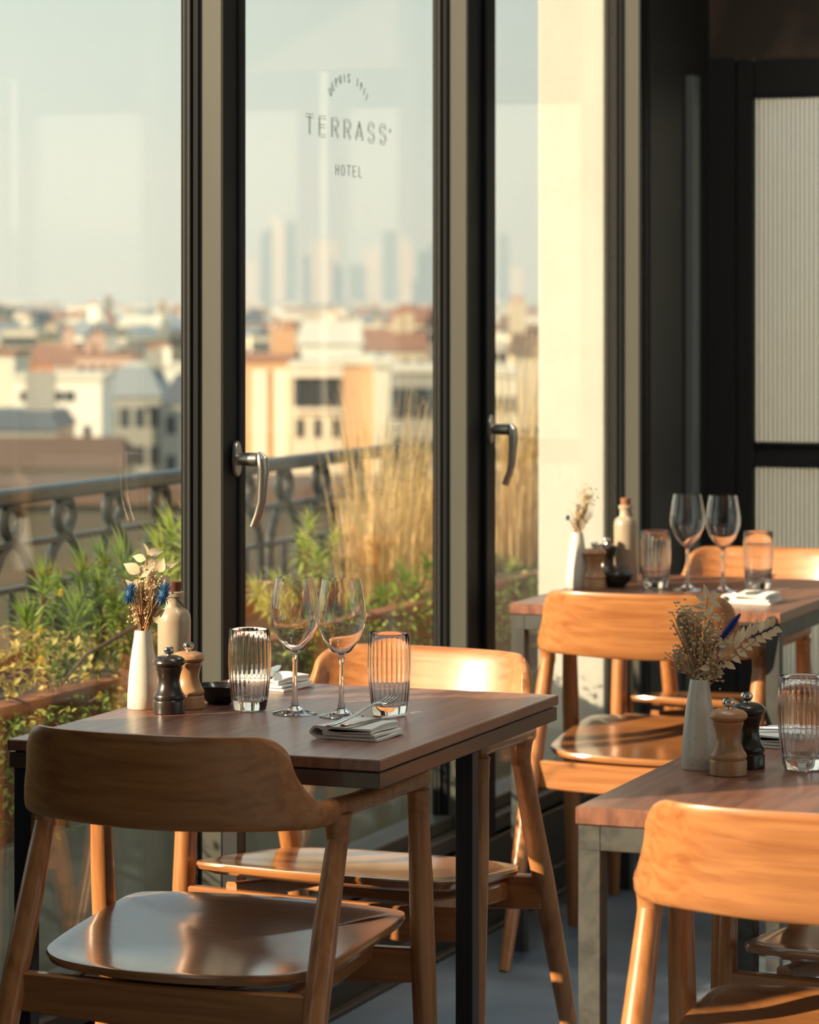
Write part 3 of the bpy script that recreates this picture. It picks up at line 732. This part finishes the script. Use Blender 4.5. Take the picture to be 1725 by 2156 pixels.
# right-hand table
v3 = dup(v1, P(1473, 1618, ZT), 0, 'grey-white speckled vase with a blue plume on the right-hand table')
dup(mw, P(1534, 1631, ZT), .8, 'pale wooden mill beside the vase on the right-hand table')
dup(mk, P(1573, 1616, ZT), .2, 'black mill behind the pale one on the right-hand table')
again(tu, 1690, 1620, 'ribbed tumbler at the right edge of the photo, right-hand table')
np3 = dup(np1, P(1655, 1568, ZT), R(-10), 'crumpled white napkin under a knife behind the tumbler, right-hand table')
c0 = Vector(P(1655, 1568, ZT)); dup(kn, (c0.x - .07, c0.y - .015, ZT + .0235), R(-75), 'knife on the napkin of the right-hand table')
# table beyond the frame, mirrored in the left pane
v4 = dup(v1, (-1.27, 6.85, ZT), 0, 'pale vase on the table beyond the right edge, mirrored in the window')
dup(np1, (-1.0, 6.72, ZT), 0, 'napkin on the table beyond the right edge, mirrored in the window')
dup(wg, (-.98, 6.98, ZT), 0, 'wine glass on the table beyond the right edge, mirrored in the window')

# ---------------------------------------------------------------- dried flowers
RT = Vector((CY, SY, 0)); FW = Vector((-SY, CY, 0)); UP = Vector((0, 0, 1))
def bouquet(base, label, kind, stems_to, leaves, heads, sc=1.0):
    t = thing('dried_bouquet', label, 'flowers', base); 
    def V(x, z, d=0): return (RT * x + UP * z + FW * d) * sc
    for i, (x, z, d) in enumerate(stems_to):
        MB().tube([V(x * -.03, -.055), V(x * .10, -.012), V(x * .45, z * .45, d * .5), V(x, z, d)], [.0009, .0010, .0009, .0006], 5).build('stem', M['dry_stem'], t)
    lf = MB()
    for (x, z, dx, dz, L, W) in leaves:
        m = MB(); dep = rnd.uniform(-.012, .012)
        d = (RT * dx + UP * dz + FW * rnd.uniform(-.35, .35)); m.leaf(V(x, z, dep), d, -FW + RT * rnd.uniform(-.4, .4) + UP * .2, L * sc, W * sc, .22, 5); m.build('leaf', M['dry_leaf'], t)
    for (k, x, z, r, d) in heads:
        m = MB()
        if k == 'thistle':
            for i in range(150):
                ph = i * 2.4; el = math.asin(2 * (i + .5) / 150 - 1); v = (RT * math.cos(ph) * math.cos(el) + FW * math.sin(ph) * math.cos(el) + UP * math.sin(el) * 1.35)
                m.leaf(V(x, z, d) + v * r * .2 * sc, v, UP + RT * .3, r * .95 * sc, .0016, .05, 2)
            m.lathe([(.0001, -r * .5), (r * .38, -r * .2), (r * .38, r * .2), (.0001, r * .5)], 10, V(x, z, d)); m.build('thistle_head', M['thistle'], t)
        elif k == 'buds':
            for i in range(95):
                p = V(x + rnd.gauss(0, r), z + rnd.gauss(0, r * 1.2), d + rnd.gauss(0, r * .6)); q = rnd.uniform(.0011, .0027)
                m.lathe([(.0001, -q), (q, -q * .3), (q, q * .4), (.0001, q)], 6, p)
                if i % 3 == 0: m.tube([p, (p + V(x * .5, z * .35)) / 2 + V(0, -.004), V(x * .4, z * .3)], .0005, 4)
            stuff(m.build('seed_buds', M['dry_bud'], t))
        elif k in ('plume', 'plume_blue'):
            dr = V(*d).normalized(); c = V(x, z)
            for i in range(480):
                q = i / 480; ph = i * 2.4; s_ = dr.cross(FW).normalized()
                v = s_ * math.cos(ph) + FW * math.sin(ph) + dr * .8
                m.leaf(c + dr * r * 3.2 * q, v, dr, r * (.25 + .75 * math.sin(PI * min(1, q * .9 + .1))) * .62, .0016, .1, 2)
            m.tube([c, c + dr * r * 3.0], [r * .16, r * .12], 8)
            m.build('plume', M['fluff'] if k == 'plume' else M['fluff_blue'], t)
    return t
px = 1 / 1315.0
def L1(pts, cx, cy, s): return [((a - cx) * s, (cy - b) * s) for a, b in pts]
vt = Vector(v1.location) + Vector((0, 0, .122))
def q1(x, y): return ((x - 308) * px, (1332 - y) * px)
stems = []
for i in range(46):
    a, b = q1(rnd.uniform(280, 352), rnd.uniform(1218, 1290)); stems.append((a, b, rnd.uniform(-.018, .018)))
stems += [(*q1(315, 1160), 0), (*q1(350, 1200), .005), (*q1(284, 1262), 0), (*q1(352, 1262), 0)]
lv = [(315, 1172, -.1, 1, .022, .013), (317, 1166, 1, .15, .026, .014), (313, 1180, -1, .25, .024, .014), (316, 1190, .7, .1, .022, .016), (308, 1192, -.3, -.9, .024, .018), (318, 1178, .2, -1, .024, .020), (302, 1205, -1, .55, .030, .020), (300, 1212, .8, .6, .028, .018), (302, 1222, -.6, -.6, .022, .014), (296, 1245, -.8, .7, .026, .013), (340, 1205, -.5, .7, .024, .018), (342, 1205, .3, .9, .024, .018), (347, 1200, 1, .45, .030, .010), (345, 1215, .5, -.6, .024, .020), (332, 1215, -.6, -.5, .022, .020), (350, 1225, .3, -1, .022, .014), (334, 1300, .5, .4, .02, .012), (324, 1230, .2, .8, .02, .014), (335, 1310, .2, .3, .016, .012)]
lv = [(*q1(a, b), c_, d_, e_, f_) for a, b, c_, d_, e_, f_ in lv]
bouquet(vt, 'dried bouquet of bleached leaves and two blue thistles in the near vase', 1, stems, lv,
        [('thistle', *q1(282, 1249), .018, -.01), ('thistle', *q1(353, 1250), .019, -.01), ('buds', *q1(322, 1232), .009, 0), ('buds', *q1(338, 1240), .009, 0), ('buds', *q1(318, 1262), .010, 0), ('buds', *q1(305, 1300), .009, 0)])
# far vase
s2 = 1 / 932.0
vt = Vector(v2.location) + Vector((0, 0, .122)); q2 = lambda x, y: ((x - 1220) * s2, (1126 - y) * s2)
stems = [(*q2(rnd.uniform(1205, 1255), rnd.uniform(1060, 1100)), rnd.uniform(-.01, .01)) for i in range(18)] + [(*q2(1243, 1040), 0), (*q2(1200, 1092), 0)]
bouquet(vt, 'sparse dried bouquet with dark blue berries in the far vase', 2, stems, [(*q2(1222, 1090), -.4, 1, .02, .012), (*q2(1230, 1088), .7, .8, .02, .010), (*q2(1238, 1060), .5, .9, .02, .012)],
        [('thistle', *q2(1200, 1092), .006, 0), ('thistle', *q2(1222, 1070), .006, 0), ('buds', *q2(1240, 1045), .009, 0), ('buds', *q2(1225, 1085), .009, 0)])
# right-hand vase
s3 = 1 / 1510.0
vt = Vector(v3.location) + Vector((0, 0, .122)); q3 = lambda x, y: ((x - 1482) * s3, (1440 - y) * s3)
stems = [(*q3(rnd.uniform(1445, 1530), rnd.uniform(1290, 1400)), rnd.uniform(-.015, .015)) for i in range(44)] + [(*q3(1635, 1330), 0), (*q3(1408, 1378), 0), (*q3(1425, 1312), 0), (*q3(1444, 1415), 0), (*q3(1452, 1418), 0), (*q3(1500, 1260), 0)]
lv = []
for i in range(9):
    q = i / 8; x = 1530 + 105 * q; y = 1395 - 66 * q - 12 * math.sin(q * 3)
    L = .030 - .012 * q
    lv.append((*q3(x, y), .25, 1, L, .010)); lv.append((*q3(x + 4, y + 2), .8, -.6 + .3 * q, L * .8, .010))
for i in range(12):
    x = rnd.uniform(1500, 1545); y = rnd.uniform(1345, 1420); lv.append((*q3(x, y), rnd.uniform(-.6, 1), rnd.uniform(-.8, 1), .018, .010))
for (a, b, c_, d_) in ((1495, 1270, -.9, .6), (1497, 1262, -.2, 1), (1500, 1268, .8, .4), (1505, 1272, 1, -.5), (1498, 1280, -.8, -.1), (1494, 1300, .4, .5), (1497, 1310, -.6, .5), (1504, 1300, .8, -.3)): lv.append((*q3(a, b), c_, d_, .020, .009))
bouquet(vt, 'dried bouquet with a blue hare-tail plume and a leafy spray in the right-hand vase', 3, stems, lv,
        [('plume', *q3(1478, 1415), .024, (-.36, .93)), ('plume_blue', *q3(1520, 1362), .0165, (.6, .8)), ('plume_blue', *q3(1508, 1390), .009, (.55, .8)),
         ('buds', *q3(1465, 1315), .011, 0), ('buds', *q3(1480, 1340), .013, 0), ('buds', *q3(1505, 1345), .012, 0), ('buds', *q3(1495, 1385), .012, 0), ('buds', *q3(1510, 1400), .010, 0), ('buds', *q3(1440, 1385), .006, 0), ('buds', *q3(1450, 1300), .007, 0), ('buds', *q3(1492, 1420), .008, 0)])
vt = Vector(v4.location) + Vector((0, 0, .122))
bouquet(vt, 'dried stems in the vase beyond the right edge, mirrored in the window', 4, [(rnd.uniform(-.035, .035), rnd.uniform(.06, .11), rnd.uniform(-.03, .03)) for i in range(26)], [(rnd.uniform(-.03, .03), rnd.uniform(.05, .1), rnd.uniform(-1, 1), .8, .025, .012) for i in range(8)], [('buds', 0, .08, .018, 0)])

# ================================================================== WINDOW LETTERING
M['ink'] = mat('dark_transfer', (.02, .022, .018), .6)
lt = thing('window_lettering', 'dark lettering of a hotel name on the glass of the middle window', 'sign', (GX + .0045, 6.01, 1.75))
ROT = Matrix(((0, 0, 1), (1, 0, 0), (0, 1, 0))).to_4x4()       # text x -> world y, text y -> world z
# inline capitals drawn with doubled thin strokes
GL = {'T': [[(-.5, 1), (.5, 1)], [(0, 1), (0, 0)]],
      'E': [[(.45, 1), (-.4, 1), (-.4, 0), (.45, 0)], [(-.4, .52), (.35, .52)]],
      'R': [[(-.4, 0), (-.4, 1), (.2, 1), (.42, .85), (.42, .65), (.2, .5), (-.2, .5)], [(.0, .5), (.45, 0)]],
      'A': [[(-.5, 0), (0, 1), (.5, 0)], [(-.3, .33), (.3, .33)]],
      'S': [[(.42, .78), (.25, 1), (-.2, 1), (-.42, .8), (-.38, .6), (.35, .42), (.42, .2), (.22, 0), (-.22, 0), (-.42, .2)]]}
def strokes(chh, y0, w_, h_):
    m = MB()
    for pl_ in GL[chh]:
        for off in (-.0030, .0030):
            q = []
            for i, (a, b) in enumerate(pl_):
                p0 = Vector(pl_[max(0, i - 1)]); p1 = Vector(pl_[min(len(pl_) - 1, i + 1)]); d = Vector(((p1 - p0).x * w_, (p1 - p0).y * h_)); d.normalize()
                q.append((0, y0 + a * w_ - d.y * off, b * h_ + d.x * off))
            m.tube(q, .00062, 4)
    return m.build('letter', M['ink'], lt)
for i, chh in enumerate('TERRASS'): strokes(chh, -.205 + i * .0655, .038, .037).location = (0, 0, -.018)
GL.update({'D': [[(-.4, 0), (-.4, 1), (.05, 1), (.35, .8), (.42, .5), (.35, .2), (.05, 0), (-.4, 0)]], 'P': [[(-.35, 0), (-.35, 1), (.15, 1), (.38, .88), (.38, .6), (.15, .47), (-.35, .47)]],
           'U': [[(-.4, 1), (-.4, .3), (-.2, .03), (.2, .03), (.4, .3), (.4, 1)]], 'I': [[(0, 0), (0, 1)]], '1': [[(-.18, .8), (.05, 1), (.05, 0)]], '9': [[(.3, .7), (.1, .48), (-.2, .5), (-.35, .72), (-.2, .95), (.1, 1), (.32, .85), (.3, .6), (-.05, 0)]],
           'H': [[(-.4, 0), (-.4, 1)], [(.4, 0), (.4, 1)], [(-.4, .5), (.4, .5)]], 'O': [[(.45 * math.cos(a), .5 + .5 * math.sin(a)) for a in [2 * PI * q / 14 for q in range(15)]]], 'L': [[(-.35, 1), (-.35, 0), (.4, 0)]]})
def thin(chh, w_, h_, y0, z0, rot=0):
    m = MB(); c_, s_ = math.cos(rot), math.sin(rot)
    for pl_ in GL[chh]: m.tube([(0, y0 + a * w_ * c_ - (b - .5) * h_ * s_, z0 + a * w_ * s_ + (b - .5) * h_ * c_) for a, b in pl_], .00085, 4)
    m.build('letter', M['ink'], lt)
for i, chh in enumerate('HOTEL'): thin(chh, .019, .0215, -.062 + i * .031, -.083)
for i, chh in enumerate('DEPUIS 1911'):
    a = R(60) - R(120) * i / 10
    if chh != ' ': thin(chh, .0115, .0165, .112 * math.sin(-a), .040 + .066 * math.cos(a), a * .62)
m = MB(); m.tube([(0, .228, .014), (0, .225, .006)], .0007, 4); m.tube([(0, .234, .014), (0, .231, .006)], .0007, 4); m.build('letter', M['ink'], lt)

# ================================================================== THE CITY
def cm(name, c, **k): return mat(name, c, .85, **k)
WALLS = [cm('pale_render', (.74, .68, .55)), cm('cream_stone', (.62, .52, .38)), cm('tan_stone', (.50, .40, .28)), cm('grey_stone', (.36, .35, .31)), cm('white_render_far', (.84, .80, .70)), cm('pink_render', (.55, .38, .30))]
ROOFS = [mat('zinc_roof', (.30, .33, .34), .5, metal=.2), cm('tile_roof', (.30, .15, .10)), cm('brown_roof', (.15, .09, .06)), mat('slate_roof', (.10, .12, .14), .6), cm('pale_flat_roof', (.66, .62, .52))]
BRICK = cm('orange_brick', (.62, .36, .20)); WIN = mat('far_window', (.05, .06, .07), .25); POT = cm('chimney_clay', (.48, .19, .09))
GRN = cm('distant_foliage', (.06, .085, .04), c2=(.03, .05, .025), nscale=.05)
gr = MB(); gr.add([(-9000, -3000, -30), (3000, -3000, -30), (3000, 14000, -30), (-9000, 14000, -30)], [(0, 1, 2, 3)])
struct(gr.build('ground', cm('city_ground', (.30, .27, .22))))
def building(px0, px1, ytop, d, label, wall, roof, kind='flat', depth=12, wins=None, chim=0, group=None, floor_z=-30, cat='building', roofh=2.2, yaw=0):
    a = PD(px0, ytop, d); b = PD(px1, ytop, d); W = (b - a).length; z1 = a.z; H = z1 - floor_z
    t = thing('building', label, cat, ((a.x + b.x) / 2, (a.y + b.y) / 2, floor_z), YAW + yaw, group)
    MB().box(-W / 2, W / 2, 0, depth, 0, H).build('wall', wall, t)
    if kind == 'gable':
        MB().add([(-W / 2 - .3, -.3, H), (W / 2 + .3, -.3, H), (W / 2 + .3, depth + .3, H), (-W / 2 - .3, depth + .3, H), (-W / 2 + .2, depth / 2, H + roofh), (W / 2 - .2, depth / 2, H + roofh)], [(0, 1, 5, 4), (2, 3, 4, 5), (1, 2, 5), (3, 0, 4), (3, 2, 1, 0)]).build('roof', roof, t)
    elif kind == 'mansard':
        i = roofh * .45
        MB().add([(-W / 2 - .15, -.15, H), (W / 2 + .15, -.15, H), (W / 2 + .15, depth + .15, H), (-W / 2 - .15, depth + .15, H), (-W / 2 + i, i, H + roofh), (W / 2 - i, i, H + roofh), (W / 2 - i, depth - i, H + roofh), (-W / 2 + i, depth - i, H + roofh)], [(0, 1, 5, 4), (1, 2, 6, 5), (2, 3, 7, 6), (3, 0, 4, 7), (4, 5, 6, 7), (3, 2, 1, 0)]).build('roof', roof, t)
    else:
        MB().box(-W / 2 - .15, W / 2 + .15, -.15, depth + .15, H, H + .35).build('roof', roof, t)
    if wins:
        nx, nz, ww, wh, z0 = wins; wm = None
        for i in range(nx):
            for j in range(nz):
                x = -W / 2 + W * (i + .5) / nx; z = H - z0 - j * 3.0
                if z - wh < 1: continue
                if wm is None: wm = MB().box(-ww / 2, ww / 2, -.06, .10, -wh, 0).build('window', WIN, t); o = wm
                else: o = wm.copy(); col.objects.link(o)
                o.location = (x, 0, z)
    for k in range(chim):
        x = rnd.uniform(-W / 2 + .5, W / 2 - .5); hz = rnd.uniform(1.2, 2.4) + (roofh if kind != 'flat' else 0)
        MB().box(x - .7, x + .7, depth * .4, depth * .4 + .6, H - .2, H + hz).build('chimney', wall, t)
        p = MB()
        for q in range(3): p.box(x - .5 + q * .4, x - .3 + q * .4, depth * .4 + .2, depth * .4 + .4, H + hz, H + hz + .5)
        p.build('chimney_pots', POT, t)
    return t
# named near buildings
building(-60, 30, 748, 235, 'tall cream house wall at the far left of the left window', WALLS[0], ROOFS[1], 'flat', 10)
b = building(30, 213, 800, 210, 'white rendered building with a dark strip window, left window', WALLS[4], ROOFS[4], 'flat', 9, (3, 2, .45, .8, 3.0))
for k in range(5): MB().box(-2.5 + k * .75, -1.9 + k * .75, -.05, .1, 24.5, 25.2).build('strip_window', WIN, b)
building(-60, 120, 905, 150, 'blue-grey slate mansard roof below the white building, left window', WALLS[3], ROOFS[3], 'mansard', 8, (4, 1, .5, .8, .6), 1, roofh=.8)
building(-80, 250, 985, 120, 'low brown tiled roof just behind the railing, left window', WALLS[2], ROOFS[2], 'gable', 8, roofh=1.0)
building(215, 340, 835, 250, 'grey apartment house right of the white building, left window', WALLS[3], ROOFS[0], 'mansard', 12, (4, 3, .7, 1.5, .9), 1)
building(262, 395, 775, 300, 'bright white gabled house beside the first window post', WALLS[4], ROOFS[4], 'flat', 12, (4, 2, .6, 1.2, 1.2), 1)
building(160, 275, 750, 330, 'red-brown brick block above the white building, left window', WALLS[5], ROOFS[1], 'flat', 12, (5, 1, .5, .8, 1.0), 2)
building(60, 165, 765, 380, 'pale pink house between the cream wall and the brown block', WALLS[5], ROOFS[1], 'gable', 12, (4, 1, .6, 1.0, 1.0), 1)
building(340, 420, 850, 240, 'olive grey house wall beside the first window post, lower', WALLS[3], ROOFS[3], 'mansard', 12, (2, 3, .7, 1.4, .9))
b = building(500, 612, 762, 170, 'orange brick house with pale bands at the left of the middle window', BRICK, ROOFS[1], 'flat', 12, None, 1)
for x in (-.6, .55): MB().box(x, x + .75, -.15, .1, 0, PD(550, 762, 170).z + 29.6).build('pale_pilaster', WALLS[0], b)
b = building(612, 725, 778, 162, 'cream house with a big dark glazed attic, middle window', WALLS[0], ROOFS[4], 'flat', 10, (3, 1, .35, .95, 2.5))
hb = PD(660, 778, 162).z + 30
for k in range(3): MB().box(-1.2 + k * .78, -.47 + k * .78, -.12, .4, hb - 1.9, hb - .42, .03).build('attic_pane', WIN, b)
MB().box(-1.4, 1.38, -.35, .1, hb - .38, hb - .1).build('attic_cornice', WALLS[4], b); MB().box(-1.3, 1.3, -.2, .1, hb - 2.15, hb - 1.98).build('attic_sill', WALLS[4], b)
building(722, 786, 768, 148, 'orange rendered house wall behind the grasses, middle window', BRICK, ROOFS[4], 'flat', 12)
building(786, 822, 772, 147, 'narrow cream gable wall beside the orange house', WALLS[0], ROOFS[4], 'flat', 12)
building(820, 990, 785, 190, 'grey-green block with tall dark windows right in the middle window', WALLS[3], ROOFS[4], 'flat', 12, (4, 3, 1.0, 1.8, .9))
building(628, 760, 725, 330, 'white sheeted roof rising over the cream house', WALLS[4], ROOFS[4], 'gable', 14, roofh=2.4)
building(720, 900, 738, 380, 'long russet roof behind the white sheeted one', WALLS[1], ROOFS[1], 'gable', 14, (6, 1, .6, 1, 1), 2, roofh=2.6)
building(1040, 1088, 792, 190, 'cream house wall in the narrow third window', WALLS[0], ROOFS[4], 'flat', 12, (2, 3, .5, 1.0, 1.2))
building(1080, 1150, 748, 260, 'brown roofed house in the narrow third window', WALLS[1], ROOFS[2], 'gable', 12, chim=1)
building(-700, 1250, 1062, 62, 'long low olive-brown building directly behind the railing', cm('olive_render', (.10, .085, .06)), ROOFS[2], 'flat', 4, roofh=.6, yaw=.03)
# white water tank / dome
c = PD(345, 735, 620); t = thing('domed_tower', 'round white domed tower just left of the first window post', 'tower', (c.x, c.y, -30))
MB().lathe([(2.2, 0), (2.2, 21), (2.9, 22), (3.0, 25), (2.6, 27), (1.5, 28.2), (.1, 28.8)], 20).build('dome', WALLS[4], t)
# wooded ridge far left
c = PD(40, 690, 1400); t = thing('wooded_ridge', 'dark blue-green wooded ridge above the roofs at the far left', 'hill', (c.x, c.y, -30))
h = MB()
for i in range(40):
    x = rnd.uniform(-45, 14); y_ = rnd.uniform(0, 60); r = rnd.uniform(4, 7.5)
    q = (RT * x + FW * y_); h.lathe([(.1, 0), (r, 8), (r * 1.05, 18), (r * .7, 25 - abs(x + 15) * .12), (.1, 28 - abs(x + 15) * .14)], 8, (q.x, q.y, 0))
stuff(h.build('tree_crowns', GRN, t))
# receding rows of roofs
rows = [(430, 705, 60), (560, 700, 60), (760, 688, 64), (1050, 676, 58), (1500, 664, 52), (2200, 655, 44), (3200, 646, 38), (4600, 641, 34)]
gl = {430: 'roofs and chimneys of the first hazy row of houses behind the near ones', 560: 'roofs of the second hazy row of houses', 760: 'hazy houses in the middle of the city view', 1050: 'paler houses further into the haze', 1500: 'small pale blocks low under the skyline', 2200: 'faint blocks under the towers', 3200: 'very faint far blocks under the towers', 4600: 'faintest blocks at the foot of the skyline'}
def ordw(n):
    a = 'first second third fourth fifth sixth seventh eighth ninth tenth eleventh twelfth thirteenth fourteenth fifteenth sixteenth seventeenth eighteenth nineteenth'.split()
    t = {2: 'twenty', 3: 'thirty', 4: 'forty', 5: 'fifty', 6: 'sixty'}
    if n < 20: return a[n - 1]
    return t[n // 10] + ('-' + a[n % 10 - 1] if n % 10 else 'th')
RN = {430: 'nearest hazy', 560: 'second hazy', 760: 'third hazy', 1050: 'fourth hazy', 1500: 'fifth hazy', 2200: 'sixth hazy', 3200: 'seventh hazy', 4600: 'farthest hazy'}
for (d, yt, st) in rows:
    x = -420; cnt = 0
    while x < 1500:
        wd = rnd.uniform(.5, 1.5) * st; k = rnd.random()
        if not (-30 < x < 1230): wd *= 1.8
        yy = yt + rnd.uniform(-1, 1) * (20 if d < 1000 else 10) * (600 / d) ** .35
        cnt += 1; wi = rnd.randrange(6) % 5; ri = rnd.choice([0, 1, 2, 3, 4] if d < 900 else [0, 4, 1]); grp = gl[d]
        lab = '%s %s with %s, %s from the left in the %s row' % (['cream', 'stone-coloured', 'tan', 'grey', 'white'][wi], 'house' if d < 900 else 'block', ['zinc roof', 'tiled roof', 'brown roof', 'slate roof', 'pale roof'][ri], ordw(cnt), RN[d])
        building(x, x + wd * .92, yy, d * rnd.uniform(.95, 1.08), lab, WALLS[wi], ROOFS[ri], rnd.choice(['flat', 'gable', 'mansard']), rnd.uniform(10, 18), (4, 1, .9, 1.4, .8) if d < 700 and -30 < x < 1200 else None, 1 if d < 800 and k < .5 else 0, group=grp, roofh=rnd.uniform(1.5, 3.5), yaw=rnd.uniform(-.3, .3))
        x += wd
# skyline towers
TW = [(548, 572, 470, 'gable'), (572, 600, 445, 'slope'), (600, 622, 468, 'flat'), (640, 652, 540, 'flat'), (655, 712, 505, 'flat'), (700, 722, 548, 'slope'), (735, 770, 560, 'flat'), (765, 800, 520, 'flat'), (806, 836, 487, 'flat'), (812, 826, 500, 'flat'), (842, 868, 492, 'slope'), (880, 905, 530, 'flat'), (905, 926, 512, 'flat'), (520, 540, 545, 'flat'), (490, 512, 560, 'flat'), (1050, 1072, 495, 'flat'), (1080, 1100, 560, 'flat'), (735, 760, 590, 'slope'), (840, 880, 590, 'flat')]
TWM = [mat('tower_glass', (.10, .16, .19), .5), cm('tower_pale', (.80, .70, .56)), mat('tower_blue', (.07, .12, .15), .5)]
names = ['pointed', 'tallest pale slope-topped', 'square-topped', 'thin', 'broad blue-grey', 'short sloped', 'low wide', 'middle', 'tall grey', 'slim front', 'pale pink', 'flat-topped', 'right-hand', 'low left', 'leftmost', 'third-window', 'low third-window', 'squat', 'low pale']
for i, (a, b, yt, k) in enumerate(TW):
    d = 6300 + 130 * (i * 7 % 10); p = PD(a, yt, d); q = PD(b, yt, d); W = (q - p).length; H = p.z + 30
    t = thing('skyscraper', '%s tower in the hazy skyline through the windows, %s' % (names[i], ['just above the roofs', 'rising into the sky'][yt < 530]), 'tower', ((p.x + q.x) / 2, (p.y + q.y) / 2, -30), YAW)
    tp = {'flat': (0, 0), 'slope': (-.0, -.16), 'gable': (-.14, -.02)}[k]; m = TWM[0 if i % 3 == 0 else (1 if i % 3 == 1 else 2)]
    MB().add([(-W / 2, 0, 0), (W / 2, 0, 0), (W / 2, 40, 0), (-W / 2, 40, 0), (-W / 2, 0, H * (1 + tp[0])), (W / 2, 0, H * (1 + tp[1])), (W / 2, 40, H * (1 + tp[1])), (-W / 2, 40, H * (1 + tp[0]))], [(0, 1, 5, 4), (1, 2, 6, 5), (2, 3, 7, 6), (3, 0, 4, 7), (4, 5, 6, 7), (3, 2, 1, 0)]).build('shaft', m, t)
    MB().box(-W * .3, W * .3, 8, 30, H * (1 + min(tp)) - 6, H * (1 + min(tp)) + 3).build('roof_plant', TWM[2], t)

# ------------------------------------------------------------------ haze over the city: a real scattering volume
hz = MB().box(-6500, 4500, 0, 9500, -29, 380)
ho = hz.build('haze'); ho.rotation_euler.z = YAW; ho.location = tuple(FW * 260); ho['label'] = 'thin warm haze hanging over the city'; ho['category'] = 'haze'; ho['kind'] = 'stuff'
hm = bpy.data.materials.new('haze'); hm.use_nodes = True; N = hm.node_tree.nodes; N.clear()
o_ = N.new('ShaderNodeOutputMaterial'); vs_ = N.new('ShaderNodeVolumeScatter'); vs_.inputs['Color'].default_value = (.72, .88, .98, 1); vs_.inputs['Density'].default_value = 1 / 4200; vs_.inputs['Anisotropy'].default_value = .5
hm.node_tree.links.new(vs_.outputs[0], o_.inputs['Volume']); ho.data.materials.append(hm)
